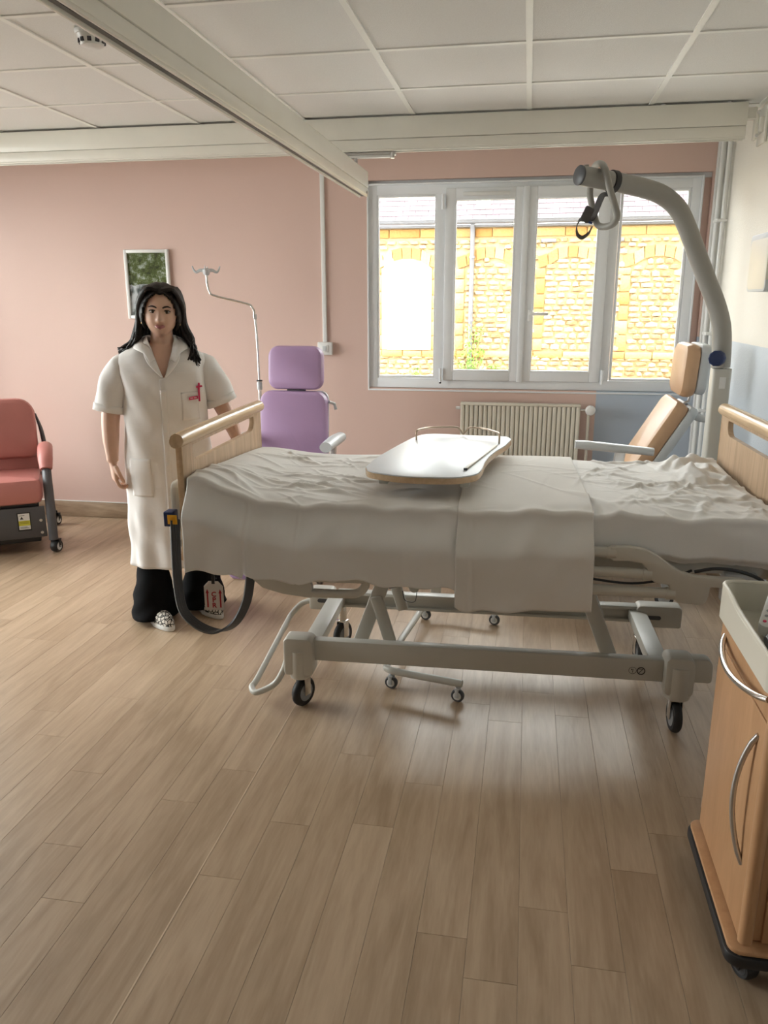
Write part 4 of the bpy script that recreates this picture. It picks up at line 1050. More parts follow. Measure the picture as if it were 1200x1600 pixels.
for (xc, w_) in ((-0.690, 0.115), (0.80, 0.19)):
    b = B().prism(rrect(w_, 0.098, [0.02, 0.02, 0.012, 0.012], 5), (xc, FYB + 0.004, 0.238), (1, 0, 0), (0, 0, 1), 0.075, 0.008)
    fo = b.build('corner_housing', 'bed_plastic', bed)
    sx_ = xc + (0.025 if xc < 0 else -0.035)
    B().prism(rrect(0.085, 0.018, 0.009, 5), (sx_, FYB - 0.034, 0.236), (1, 0, 0), (0, 0, 1), 0.004).build('housing_slot', 'dgrey', fo)
castor(bed, (-0.648, NY + 0.0, 0), 0.060, 0.034, -0.45, 'rubber', 'wheel', 'chrome', top=0.02)
castor(bed, (0.772, NY + 0.0, 0), 0.062, 0.032, 0.06, 'rubber', 'wheel', 'chrome', top=0.03)
castor(bed, (-0.600, FYB, 0), 0.062, 0.030, -0.45, 'rubber', 'wheel', 'chrome', top=0.07)
castor(bed, (0.735, FYB, 0), 0.062, 0.032, 0.06, 'rubber', 'wheel', 'chrome', top=0.07)
# foot bumper loop
B().tube([(-0.705, NY, 0.215), (-0.725, NY - 0.002, 0.15), (-0.765, NY - 0.008, 0.085), (-0.835, NY - 0.02, 0.050), (-0.866, NY + 0.015, 0.054), (-0.860, NY + 0.06, 0.062), (-0.848, NY + 0.25, 0.105), (-0.836, FYB - 0.10, 0.152), (-0.825, FYB - 0.04, 0.172), (-0.79, FYB - 0.005, 0.205), (-0.74, FYB, 0.225)], 0.0125, 12, smooth=6).build('foot_bumper', 'bed', bed)
# print on the base rail
for i, x_ in enumerate((0.604, 0.634)):
    ic = B(); c_ = Vector((x_, NY - 0.0226, 0.246)); r_ = 0.0135
    pts = [c_ + Vector((r_ * math.cos(a * PI / 12), 0, r_ * math.sin(a * PI / 12))) for a in range(24)]
    ic.tube(pts, 0.0007 + 0.0012 * i, 6, closed=True)
    if i: ic.bar(c_ + Vector((-0.007, 0, -0.008)), c_ + Vector((0.007, 0, 0.008)), 0.0006, 0.002, 0, up=(1, 0, -1)); ic.bar(c_ + Vector((-0.007, 0, 0.007)), c_ + Vector((0.007, 0, 0.007)), 0.0006, 0.002, 0)
    else: ic.bar(c_ + Vector((0, 0, -0.008)), c_ + Vector((0.002, 0, 0.006)), 0.0006, 0.0015, 0, up=(1, 0, 0)); ic.ball(c_ + Vector((-0.003, 0, 0.004)), 0.0025, 8)
    ic.build('rail_symbol', 'black', bed)
# lifting linkage
for yy, tag_ in ((-0.235, 0), (0.15, 1)):
    B().bar((-0.440, yy, 0.226), (-0.297, yy, 0.62), 0.030, 0.056, 0.006, up=(1, 0, 0)).build('lift_arm', 'bed', bed)
    B().bar((-0.368, yy - 0.012, 0.445), (-0.305, yy - 0.012, 0.235), 0.026, 0.050, 0.010, up=(1, 0, 0)).build('lift_link', 'bed', bed)
    B().bar((0.535, yy, 0.245), (0.425, yy, 0.52), 0.030, 0.058, 0.006, up=(1, 0, 0)).build('lift_arm', 'bed', bed)
    B().bar((0.425, yy, 0.50), (0.33, yy, 0.66), 0.030, 0.058, 0.006, up=(1, 0, 0)).build('lift_arm', 'bed', bed)
B().prism(rrect(0.042, 0.17, 0.02, 6), (-0.262, -0.05, 0.475), Vector((1, 0, 0.42)), Vector((-0.42, 0, 1)), 0.03, 0.004).build('actuator_link', 'bed', bed)
B().tube([(-0.285, -0.06, 0.40), (-0.275, -0.06, 0.36), (-0.235, -0.06, 0.355), (-0.225, -0.06, 0.40)], 0.0018, 6, smooth=6).build('thin_wire', 'black', bed)
B().tube([(-0.35, -0.02, 0.42), (0.30, -0.02, 0.60)], 0.028, 14).build('actuator', 'dgrey', bed)
# mattress platform
b = B()
for yy in (-0.40, 0.40): b.span((-0.99, yy - 0.02, 0.655), (0.99, yy + 0.02, 0.705), 0.004)
for x_ in (-0.98, -0.5, 0.0, 0.5, 0.98): b.span((x_ - 0.02, -0.40, 0.655), (x_ + 0.02, 0.40, 0.70), 0.004)
b.build('platform_frame', 'bed', bed)
for k, (xa, xb) in enumerate(((-0.97, -0.52), (-0.50, 0.0), (0.02, 0.45), (0.47, 0.97))):
    B().span((xa, -0.42, 0.705), (xb, 0.42, 0.718), 0.003).build('platform_panel', 'bed', bed)
for s_ in (-1, 1):
    B().span((s_ * 0.985, -0.36, 0.62), (s_ * 1.03, -0.30, 0.70), 0.004).build('board_bracket', 'bed', bed)
    B().span((s_ * 0.985, 0.30, 0.62), (s_ * 1.03, 0.36, 0.70), 0.004).build('board_bracket', 'bed', bed)

def end_board(x, z0, z1, nm, sgn):
    """oak end panel with a grip slot and a rounded beech rim"""
    w = 0.95
    H_ = z1 - z0
    out = rrect(w, H_ - 0.03, [0.01, 0.01, 0.05, 0.05], 5)
    hole = rrect(w - 0.20, 0.062, [0.012, 0.012, 0.045, 0.045], 6, 0, (H_ - 0.03) / 2 - 0.058)
    po = B().prism(out, (x, 0, z0 + (H_ - 0.03) / 2), (0, 1, 0), (0, 0, 1), 0.022, 0.002, holes=[hole]).build(nm, 'bed_wood', bed)
    rim = B().tube([(x, -w / 2 - 0.012, z1 - 0.026), (x, -w / 2 + 0.02, z1 - 0.024), (x, 0, z1 - 0.022), (x, w / 2 - 0.02, z1 - 0.024), (x, w / 2 + 0.012, z1 - 0.026)], [0.024, 0.027, 0.027, 0.027, 0.024], 18, up=(0, 0, 1), smooth=4)
    rim.build('grip_rim', 'bed_rim', po)
    for s_ in (-1, 1):
        B().span((x - 0.0125, s_ * (w / 2) - 0.004, z0 + 0.05), (x + 0.0125, s_ * (w / 2) + 0.004, z1 - 0.04), 0.003).build('edge_band', 'bed_rim', po)
    return po
fb = end_board(-1.04, 0.585, 1.108, 'footboard', -1)
hb = end_board(1.055, 0.60, 1.128, 'headboard', 1)
# outside of the footboard: control housing, hook plate
b = B().prism(rrect(0.14, 0.185, [0.03, 0.03, 0.01, 0.01], 5), (-1.075, -0.38, 0.83), (0, 1, 0), (0, 0, 1), 0.045, 0.008); b.build('control_box', 'bed_plastic', fb)
b = B().prism([(-0.10, 0), (-0.02, 0), (-0.02, 0.11), (-0.05, 0.10), (-0.08, 0.07), (-0.10, 0.02)], (-1.085, -0.28, 0.60), (0, 1, 0), (0, 0, 1), 0.035, 0.003)
wo_ = b.build('roller_guard', 'bed_wood', fb)
B().lathe([(0.022, 0), (0.022, 0.03)], (-1.10, -0.335, 0.655), 'Y', 16).build('roller', 'wheel', wo_)
# strap buckle, ribbed cable loop
b = B().span((-1.098, -0.520, 0.775), (-1.062, -0.470, 0.830), 0.004); bo = b.build('buckle', 'blue', bed)
B().span((-1.082, -0.5225, 0.786), (-1.046, -0.5203, 0.820), 0.0006).build('yellow_label', 'yellow', bo)
cp = [(-1.058, -0.512, 0.80), (-1.062, -0.515, 0.66), (-1.060, -0.52, 0.546), (-1.042, -0.53, 0.459), (-0.988, -0.535, 0.405), (-0.913, -0.535, 0.385), (-0.846, -0.535, 0.422), (-0.800, -0.53, 0.505), (-0.782, -0.525, 0.60), (-0.78, -0.50, 0.68)]
def ribbon(b, pts, wdt, th, wdir, sub=8, ribs=0):
    """flat band following pts, wide along wdir"""
    P, _ = catmull([Vector(p) for p in pts], [0] * len(pts), sub)
    wd0 = Vector(wdir).normalized()
    rows_ = []
    n_ = max(2, ribs * 2 + 2)
    for i, p in enumerate(P):
        tg = (P[min(i + 1, len(P) - 1)] - P[max(i - 1, 0)]).normalized()
        wd = (wd0 - tg * wd0.dot(tg)).normalized(); nn = tg.cross(wd)
        row = []
        for k in range(n_):
            u = k / (n_ - 1) - 0.5; row.append(p + wd * (u * wdt) + nn * (th / 2 + (0.0015 if (ribs and k % 2) else 0)))
        for k in range(n_):
            u = 0.5 - k / (n_ - 1); row.append(p + wd * (u * wdt) - nn * (th / 2))
        rows_.append(row)
    R_ = b.grid(rows_, closed_u=True)
    b.bm.faces.new(list(reversed(R_[0]))); b.bm.faces.new(R_[-1])
    return b
ribbon(B(), cp, 0.034, 0.008, (0.75, 0.66, 0.0), ribs=4).build('ribbed_cable', 'dgrey', bed)
# side rails
def rail_pt(px, pz): return (0.405 + 0.00200 * (px - 925), 0.748 - 0.00225 * (pz - 869))
out = [(955, 858), (985, 857), (1012, 860), (1032, 869), (1052, 882), (1072, 893), (1095, 898), (1170, 900), (1182, 905), (1176, 912), (1160, 915), (1119, 914), (1118, 928), (1114, 940), (1104, 943), (1072, 941), (1061, 935), (1057, 922), (1053, 914), (1030, 910), (1017, 902), (1016, 890), (1008, 882), (985, 879), (962, 880), (955, 876)]
ro = B().prism([rail_pt(*q) for q in reversed(out)], (0, -0.527, 0), (1, 0, 0), (0, 0, 1), 0.030, 0.006).build('side_rail', 'bed_plastic', bed)
for (pz, px0_, px1_, r_) in ((868.5, 800, 965, 0.0185), (899, 800, 1025, 0.0185), (928, 800, 1065, 0.0185)):
    xa, za = rail_pt(px0_, pz - 1.5); xb, zb = rail_pt(px1_, pz)
    B().tube([(xa, -0.527, za), (xb, -0.527, zb)], r_, 14).build('rail_bar', 'bed_plastic', ro)
    xm, zm = rail_pt(px1_ - 14, pz)
    B().tube([(xm, -0.527, zm), (xb, -0.527, zb)], r_ + 0.0025, 14).build('bar_sleeve', 'bed_plastic', ro)
lo_ = [(-0.79, 0.66), (-0.775, 0.60), (-0.735, 0.565), (-0.66, 0.545), (-0.555, 0.535), (-0.552, 0.575), (-0.565, 0.62), (-0.565, 0.68)]
so = B().prism(lo_, (0, -0.525, 0), (1, 0, 0), (0, 0, 1), 0.028, 0.006).build('side_rail', 'bed_plastic', bed)
B().tube([(-0.565, -0.525, 0.552), (-0.45, -0.525, 0.553), (-0.39, -0.525, 0.560), (-0.362, -0.525, 0.590), (-0.358, -0.525, 0.64)], 0.016, 14, smooth=4).build('rail_bar', 'bed_plastic', so)
B().tube([(-0.565, -0.525, 0.612), (-0.10, -0.525, 0.620)], 0.018, 14).build('rail_bar', 'bed_plastic', so)
# cords at the head end
B().tube([(0.36, -0.515, 0.662), (0.43, -0.505, 0.645), (0.55, -0.50, 0.635), (0.66, -0.50, 0.655), (0.74, -0.50, 0.69)], 0.0045, 8, smooth=6).build('power_cord', 'black', bed)
B().tube([(0.735, -0.552, 0.703), (0.80, -0.556, 0.718), (0.87, -0.555, 0.712), (0.94, -0.54, 0.685), (0.99, -0.50, 0.64)], 0.006, 8, smooth=6).build('power_cord', 'black', bed)
B().span((0.86, -0.45, 0.56), (0.97, -0.40, 0.665), 0.006).build('junction_box', 'lgrey', bed)

# ---- instruction tag hanging from the bed
tl = BED_LOC
t = thing('hanging_tag', 'white hanging card printed CPR with red arrows at the bed foot', 'tag', (-1.092, 2.578, 0.46), math.radians(6))
out = [(-0.036, 0), (0.036, 0), (0.036, 0.092), (0.018, 0.112), (-0.018, 0.112), (-0.036, 0.092)]
B().prism(out, (0, 0, 0), (1, 0, 0.0), (0, 0, 1), 0.0025, 0.0006).build('card', 'tag', t)
B().span((-0.006, -0.003, 0.102), (0.006, 0.003, 0.185), 0.001).build('loop_strap', 'black', t)
for s_ in (-1, 1):
    b = B().span((s_ * 0.024 - 0.0028, -0.0022, 0.010), (s_ * 0.024 + 0.0028, -0.0014, 0.066))
    b.prism([(s_ * 0.024 - 0.0062, 0.066), (s_ * 0.024 + 0.0062, 0.066), (s_ * 0.024, 0.082)], (0, -0.0018, 0), (1, 0, 0), (0, 0, 1), 0.0008)
    b.build('printed_arrow', 'red', t, smooth=False)
for i, ch in enumerate('CPR'):
    text_part('printed_letter', ch, 0.026, Matrix.Translation((0, -0.0018, 0.061 - 0.0215 * i)) @ Matrix.Rotation(PI / 2, 4, 'X'), 'red', t)

# ================================================================ MATTRESS AND SHEETS
def bed_thing(name, label, cat):
    return thing(name, label, cat, BED_LOC, BED_RZ)
crn = random.Random(31)
CRE = []
def add_cre(n, xr, yr, amp, wd, ln, angr):
    for _ in range(n):
        CRE.append((crn.uniform(*xr), crn.uniform(*yr), crn.uniform(*angr), crn.uniform(*amp), crn.uniform(*wd), crn.uniform(*ln)))
add_cre(34, (-0.95, -0.05), (-0.40, 0.45), (0.003, 0.009), (0.006, 0.020), (0.06, 0.20), (-0.9, 0.9))
add_cre(12, (-0.75, -0.20), (-0.35, 0.05), (0.004, 0.009), (0.006, 0.015), (0.08, 0.18), (-0.5, 0.3))
add_cre(44, (0.42, 1.0), (-0.42, 0.46), (0.003, 0.011), (0.006, 0.022), (0.05, 0.20), (-1.5, 1.5))
add_cre(12, (0.82, 1.0), (0.10, 0.48), (0.008, 0.024), (0.012, 0.032), (0.06, 0.16), (0.5, 2.4))
add_cre(6, (0.0, 0.42), (-0.40, 0.40), (0.001, 0.003), (0.006, 0.012), (0.1, 0.3), (-1.6, 1.6))
add_cre(70, (-0.98, 0.0), (-0.46, 0.46), (0.0015, 0.0045), (0.003, 0.008), (0.03, 0.12), (-1.2, 1.2))
add_cre(90, (0.42, 1.02), (-0.46, 0.46), (0.0015, 0.005), (0.003, 0.009), (0.03, 0.12), (-1.6, 1.6))
def sst(a, b_, x): 
    u = np.clip((x - a) / (b_ - a), 0, 1); return u * u * (3 - 2 * u)
def top_h(x, y):
    z = np.full_like(x, 0.868)
    z = z + 0.090 * sst(-0.74, -1.0, x) * (0.58 - 0.42 * y / 0.48)
    z = z + 0.010 * sst(0.80, 1.02, x) * sst(0.1, 0.45, y)
    z = z - 0.012 * np.exp(-((y + 0.05) / 0.3) ** 2) * np.exp(-((x + 0.3) / 0.45) ** 2)
    z = z + 0.004 * np.sin(5.1 * x + 3.3 * y) + 0.003 * np.sin(9.7 * x - 6.1 * y + 1.0)
    z = z - (0.006 + 0.005 * np.sin(19 * x + 0.7) + 0.0035 * np.sin(43 * x + 2.0)) * np.exp(-((y + 0.47) / 0.05) ** 2)
    for (cx, cy, an, am, wd, ln) in CRE:
        dx, dy = x - cx, y - cy
        s_ = dx * math.cos(an) + dy * math.sin(an); d_ = -dx * math.sin(an) + dy * math.cos(an) + 0.25 * s_ * s_
        z = z + am * np.exp(-(d_ / wd) ** 2) * np.exp(-(s_ / ln) ** 4)
    return z
def drape(name, label, cat, matn, x0, x1, off, near_len, far_len, flare, nx, seed, hem=0.006, tuck=False, seams=(), yin=0.0, fold=0.006, extra=None, thickness=0.0014):
    t = bed_thing(name, label, cat)
    rs = np.random.RandomState(seed)
    ph = rs.rand(8) * 6.28
    xs_ = np.linspace(x0, x1, nx)
    r = 0.016; ye = 0.480 - yin + off * 0.6
    arc = r * PI / 2
    rows = []
    ncol = 0
    nt_, nh = 110, 40
    X = []; Yl = []; Z = []
    for i, x in enumerate(xs_):
        wob = hem * (math.sin(7 * x + ph[0]) + 0.6 * math.sin(17 * x + ph[1]) + 0.35 * math.sin(41 * x + ph[2]))
        Ln = near_len(x) + wob; Lf = far_len
        ys = np.linspace(ye - r, -(ye - r), nt_)
        zt = top_h(np.full_like(ys, x), ys) + off
        def hang(side, L, z0):
            s_ = np.linspace(0, L, nh + 1)[1:]
            a = np.minimum(s_ / r, PI / 2); sp = np.maximum(0, s_ - arc)
            y = (ye - r) + r * np.sin(a); z = z0 - r * (1 - np.cos(a)) - sp
            u = sp / max(L, 1e-3)
            y = y + flare * sst(0.0, 0.13, sp)
            if tuck:
                y = y - 0.05 * sst(L * 0.80, L, s_)
            fo = fold * u ** 1.5 * (np.sin(9.0 * x + ph[3] + 2 * u) + 0.6 * np.sin(21 * x + ph[4] - 3 * u) + 0.4 * np.sin(4.1 * x + ph[5]))
            dg = 0.004 * sst(0, 0.05, sp) * np.sin(16 * x + 26 * z + ph[6]) * np.sin(5 * x - 9 * z + ph[7]) + 0.0022 * np.sin(38 * x - 30 * z + ph[2]) * sst(0, 0.05, sp) * np.sin(7 * x + ph[1])
            y = y + np.maximum(fo, -0.75 * fold) + dg
            for (sx_, sw, sa) in seams:
                xd = x - sx_ - 0.02 * (0.9 - z); y = y + sa * np.exp(-(xd / sw) ** 2) * sst(0, 0.03, sp)
            if extra is not None and side < 0: y, z = extra(x, y, z, u)
            return side * y, z
        yf, zf = hang(1, Lf, zt[0]); yn, zn = hang(-1, Ln, zt[-1])
        rows.append([Vector((x, a_, c_)) for a_, c_ in zip(np.concatenate([yf[::-1], ys, yn]), np.concatenate([zf[::-1], zt, zn]))])
    b = B(); b.grid(rows)
    o = b.build('cloth', matn, t, ang=2.5)
    sm = o.modifiers.new('thick', 'SOLIDIFY'); sm.thickness = thickness; sm.offset = -1
    # bake so that the thickness is real mesh
    dg_ = bpy.context.evaluated_depsgraph_get(); me = bpy.data.meshes.new_from_object(o.evaluated_get(dg_))
    o.modifiers.clear(); o.data = me
    return t
mt = bed_thing('mattress', 'blue-grey bed mattress under the white sheets', 'mattress')
mb = B()
xm = np.linspace(-1.005, 1.015, 60); 
ym = np.linspace(-0.445, 0.445, 24)
rowsT = []
for x in xm:
    zt = top_h(np.full_like(ym, x), ym) * 0.25 + 0.75 * 0.868 - 0.030
    rowsT.append([Vector((x, -0.455, 0.722))] + [Vector((x, -0.455, float(zt[0]) - 0.02))] + [Vector((x, float(a_), float(c_))) for a_, c_ in zip(ym, zt)] + [Vector((x, 0.455, float(zt[-1]) - 0.02)), Vector((x, 0.455, 0.722))])
R_ = mb.grid(rowsT, closed_u=True); mb.bm.faces.new(R_[0]); mb.bm.faces.new(list(reversed(R_[-1])))
mb.build('mattress_block', 'mattress', mt)
drape('fitted_sheet', 'white fitted sheet wrinkled over the head end of the mattress', 'bed sheet', 'sheet', -1.012, 1.025, 0.0, lambda x: 0.165 + 0.02 * float(sst(0.6, 1.0, np.array([x]))[0]), 0.16, 0.010, 340, 3, hem=0.003, tuck=True, fold=0.004)
drape('flat_sheet', 'white flat sheet hanging over the foot half of the bed', 'bed sheet', 'sheet', -1.016, 0.22, 0.0055, lambda x: 0.272 + 0.02 * (x < -0.80) + (0.05 * max(0, (-0.84 - x)) / 0.18), 0.24, 0.078, 230, 5, hem=0.006, seams=((-0.79, 0.004, 0.0028), (-0.803, 0.006, -0.003), (-0.23, 0.010, 0.0015)), fold=0.008)
drape('draw_sheet', 'ivory draw sheet laid across the middle of the bed, longest hem', 'bed sheet', 'sheet2', -0.045, 0.412, 0.011, lambda x: 0.325 + 0.03 * math.exp(-((x + 0.02) / 0.05) ** 2) + 0.012 * math.sin(9 * x), 0.26, 0.086, 100, 8, hem=0.006, seams=((-0.005, 0.004, 0.0015), (0.008, 0.005, -0.0015)), fold=0.008)

# ================================================================ OVERBED TABLE
t = thing('overbed_table', 'white overbed table with beech edge and wire gallery standing over the bed', 'table', (-0.36, 3.3, 0))
TOP = [(-0.573, 2.85), (-0.581, 2.906), (-0.569, 3.102), (-0.522, 3.424), (-0.481, 3.621), (-0.429, 3.682), (-0.364, 3.688), (-0.297, 3.675), (-0.213, 3.668), (-0.086, 3.667), (-0.056, 3.621), (-0.052, 3.576), (-0.073, 3.428), (-0.113, 3.256), (-0.138, 3.072), (-0.145, 2.896), (-0.164, 2.806), (-0.229, 2.748), (-0.326, 2.732), (-0.427, 2.738), (-0.52, 2.778), (-0.557, 2.809)]
TP, _ = catmull([Vector((u, v, 0)) for u, v in TOP], [0] * len(TOP), 4, True)
TP = [(p.x, p.y) for p in TP][::-1]
B().prism(TP, (0, 0, 0.9405), (1, 0, 0), (0, 1, 0), 0.021).build('table_edge', 'bed_rim', t, world=True)
TP2 = [((u + 0.32) * 0.992 - 0.32, (v - 3.2) * 0.995 + 3.2) for u, v in TP]
B().prism(TP2, (0, 0, 0.9535), (1, 0, 0), (0, 1, 0), 0.005, 0.001).build('table_top', 'table_top', t, world=True)
def gal(p):
    return B().tube(p, 0.0042, 10, smooth=5)
gal([(-0.471, 3.495, 0.955), (-0.471, 3.497, 0.99), (-0.462, 3.52, 1.000), (-0.42, 3.60, 0.998), (-0.36, 3.638, 0.996), (-0.305, 3.642, 0.996), (-0.288, 3.644, 0.985), (-0.272, 3.645, 0.965), (-0.255, 3.644, 0.985), (-0.238, 3.64, 0.996), (-0.18, 3.62, 0.996), (-0.125, 3.53, 0.998), (-0.105, 3.475, 1.000), (-0.101, 3.459, 0.99), (-0.101, 3.459, 0.955)]).build('wire_gallery', 'brass', t, world=True)
b = B().bar((-0.204, 2.874, 0.960), (-0.112, 3.386, 0.960), 0.012, 0.008, 0.002); b.build('book_ledge', 'tray', t, world=True)
B().bar((-0.2025, 2.868, 0.9605), (-0.2045, 2.874, 0.9605), 0.013, 0.009, 0.001).build('ledge_cap', 'dgrey', t, world=True)
b = B().span((-0.52, 2.86, 0.912), (-0.20, 2.90, 0.930), 0.004).span((-0.40, 2.88, 0.905), (-0.34, 3.70, 0.929), 0.004); b.build('top_support', 'lgrey', t, world=True)
for (x_, y_) in ((-0.50, 2.83), (-0.20, 2.82)): B().box((x_, y_, 0.918), (0.035, 0.05, 0.020), 0.004).build('support_foot', 'bed', t, world=True)
B().span((-0.33, 2.80, 0.921), (-0.30, 2.83, 0.930), 0.002).build('release_lever', 'black', t, world=True)
co = B().span((-0.425, 3.735, 0.10), (-0.375, 3.775, 0.905), 0.006).build('column', 'bed', t, world=True)
B().span((-0.405, 3.68, 0.885), (-0.335, 3.765, 0.91), 0.004).build('column_head', 'bed', co, world=True)
B().tube([(-0.195, 2.876, 0.088), (-0.34, 2.908, 0.088), (-0.46, 2.935, 0.088), (-0.505, 2.955, 0.088), (-0.518, 3.0, 0.088), (-0.50, 3.25, 0.088), (-0.468, 3.52, 0.088), (-0.45, 3.68, 0.088), (-0.43, 3.74, 0.088), (-0.37, 3.752, 0.088), (-0.24, 3.735, 0.088), (-0.08, 3.705, 0.088)], 0.0150, 12, smooth=6).build('base_tube', 'bed', t, world=True)
for (x_, y_) in ((-0.495, 2.960), (-0.213, 2.893), (-0.445, 3.715), (-0.10, 3.705)):
    castor(t, (x_ + 0.36, y_ - 3.3, 0), 0.0275, 0.022, 1.35, 'dgrey', 'white_plastic', 'lgrey', top=0.02)

# ================================================================ LIFTING POLE
t = thing('lifting_pole', 'tall taupe lifting pole with bent arm beside the headboard', 'lifting pole', (0.85, 3.75, 0))
B().prism(rrect(0.080, 0.075, 0.014, 4), (0.852, 3.755, 0.960), (1, 0, 0), (0, 1, 0), 0.622, 0.002).build('column', 'bed', t, world=True)
B().span((0.822, 3.535, 0.665), (0.882, 3.72, 0.715), 0.006).build('mounting_bracket', 'bed', t, world=True)
B().tube([(0.848, 3.75, 1.275), (0.844, 3.75, 1.37), (0.832, 3.75, 1.46), (0.800, 3.75, 1.55), (0.754, 3.748, 1.645), (0.706, 3.745, 1.746), (0.640, 3.733, 1.880), (0.595, 3.722, 1.945), (0.530, 3.70, 1.990), (0.448, 3.66, 2.013), (0.338, 3.60, 2.030), (0.18, 3.50, 2.047)], [0.040, 0.040, 0.0395, 0.039, 0.039, 0.039, 0.039, 0.039, 0.039, 0.0385, 0.038, 0.038], 24, smooth=5).build('arm', 'pole', t, world=True)
d_ = Vector((-0.158, -0.10, 0.017)).normalized(); e_ = Vector((0.18, 3.50, 2.047))
sd_ = d_.cross(Vector((0, 0, 1))).normalized(); up_ = sd_.cross(d_)
B().lathe([(0.0385, -0.002), (0.0385, 0.005), (0.034, 0.008)], e_, (up_, sd_, d_), 24).build('end_cap', 'dgrey', t, world=True)
B().lathe([(0.008, 0.03), (0.010, 0.05), (0.010, 0.058)], (0.205, 3.517, 2.03), 'Z', 12).build('stop_pin', 'pole', t, world=True)
B().lathe([(0.012, 0), (0.012, 0.012), (0.030, 0.014), (0.033, 0.024), (0.033, 0.040), (0.028, 0.046)], (0.835, 3.72, 1.318), (Vector((0.3, 0, 1)), Vector((1, 0.0, -0.3)), Vector((-0.55, -0.83, 0)).normalized()), 10).build('clamp_knob', 'blue', t, world=True)
B().span((0.842, 3.7155, 1.185), (0.868, 3.7175, 1.235), 0.001).build('label_plate', 'white_plastic', t, world=True)
# grab handle with strap, hung over the arm
t = thing('grab_handle', 'triangular grey grab handle on webbing strap hung over the lifting pole arm', 'grab handle', (0.28, 3.57, 1.81))
B().tube([(0.262, 3.53, 2.092), (0.278, 3.492, 2.062), (0.299, 3.487, 1.993), (0.323, 3.49, 1.929), (0.335, 3.495, 1.89), (0.324, 3.505, 1.862), (0.292, 3.54, 1.853), (0.266, 3.575, 1.866), (0.253, 3.605, 1.906), (0.241, 3.63, 1.954), (0.233, 3.645, 1.996), (0.236, 3.645, 2.045), (0.243, 3.60, 2.093)], 0.0135, 14, closed=True, smooth=5).build('handle_loop', 'pole', t, world=True)
c_ = Vector((0.318, 3.588, 2.032))
B().lathe([(0.0405, -0.014), (0.044, -0.012), (0.044, 0.012), (0.0405, 0.014)], c_, (up_, sd_, d_), 24).build('strap_ring', 'black', t, world=True)
ribbon(B(), [(0.302, 3.575, 1.985), (0.278, 3.585, 1.975), (0.262, 3.59, 1.935), (0.249, 3.585, 1.900), (0.235, 3.575, 1.880)], 0.030, 0.003, (0.8, -0.6, 0)).build('strap', 'strap', t, world=True)
b = B().box((0.222, 3.565, 1.905), (0.040, 0.014, 0.062), 0.006, (0, 0.45, 0.3)); bo = b.build('buckle', 'strap', t, world=True)
B().box((0.236, 3.555, 1.872), (0.016, 0.008, 0.010), 0.002, (0, 0.3, 0)).build('buckle_button', 'blue', bo, world=True)
ribbon(B(), [(0.222, 3.57, 1.880), (0.198, 3.57, 1.886), (0.184, 3.57, 1.862), (0.187, 3.57, 1.830), (0.207, 3.57, 1.815), (0.232, 3.57, 1.832), (0.245, 3.57, 1.858)], 0.026, 0.003, (0.15, 0.78, 0.6)).build('strap_tail', 'strap', t, world=True)
# ================================================================ PERSON
PL_, PR_ = (-1.70, 3.57, 0.0), math.radians(26)
per = thing('person', 'woman in white short-sleeved coat and black trousers standing at the bed foot', 'person', PL_, PR_)
HC = Vector((0.008, -0.012, 1.512))                         # head centre
# ---- body: one surface fused by a voxel remesh
b = B()
def loft(b, rings, n=28, cap=True):
    rows_ = []
    for (cx, cy, z, wx, wy) in rings:
        rows_.append([Vector((cx + wx * math.cos(2 * PI * k / n), cy + wy * math.sin(2 * PI * k / n), z)) for k in range(n)])
    R_ = b.grid(rows_, closed_u=True)
    if cap: b.bm.faces.new(list(reversed(R_[0]))); b.bm.faces.new(R_[-1])
# head
hm = bmesh.new(); bmesh.ops.create_uvsphere(hm, u_segments=96, v_segments=72, radius=1.0)
def gs(d, w): return math.exp(-(d / w) ** 2)
def shape_head(v):
    x, y, z = v.co
    X_, Y_, Z_ = x * 0.081, y * 0.093, z * 0.116
    low = max(0.0, -z)
    X_ *= 1 - 0.25 * low ** 1.7
    if y < 0:
        Y_ *= 0.93 + 0.05 * low
        X_ *= 1.0
    else:
        Y_ *= 1 - 0.22 * low
    if y < 0.1 and abs(X_) < 0.075:
        f = 1.0 if y < -0.2 else max(0, (0.1 - y) / 0.3)
        nose = 0.0
        if -0.048 < Z_ < 0.03:
            u = (0.03 - Z_) / 0.062
            nose = 0.020 * min(1, u) ** 1.3 * gs(X_, 0.0085 + 0.005 * min(1, u))
            if u > 1: nose *= max(0, 1 - (u - 1) / 0.26)
        nose += 0.006 * gs(abs(X_) - 0.011, 0.006) * gs(Z_ + 0.030, 0.008)
        eye = 0.0075 * gs(abs(X_) - 0.031, 0.016) * gs(Z_ - 0.010, 0.010)
        browb = 0.003 * gs(abs(X_) - 0.028, 0.022) * gs(Z_ - 0.026, 0.008)
        lips = 0.0055 * gs(X_, 0.020) * (gs(Z_ + 0.057, 0.005) + gs(Z_ + 0.067, 0.006)) - 0.002 * gs(X_, 0.022) * gs(Z_ + 0.0617, 0.002)
        cheek = 0.004 * gs(abs(X_) - 0.040, 0.020) * gs(Z_ + 0.030, 0.024)
        chin = 0.007 * gs(X_, 0.020) * gs(Z_ + 0.095, 0.016)
        Y_ -= f * (nose + browb + lips + cheek + chin - eye)
    return Vector((X_, Y_, Z_))
for v in hm.verts: v.co = shape_head(v)
from mathutils import Euler
HROT = Euler((math.radians(4), math.radians(3), math.radians(-4))).to_matrix()
bmesh.ops.transform(hm, matrix=Matrix.Translation(HC) @ HROT.to_4x4(), verts=hm.verts)
b._merge(hm)
for s_ in (-1, 1): b.ball(HC + HROT @ Vector((s_ * 0.080, 0.008, -0.008)), (0.010, 0.018, 0.030), 14)
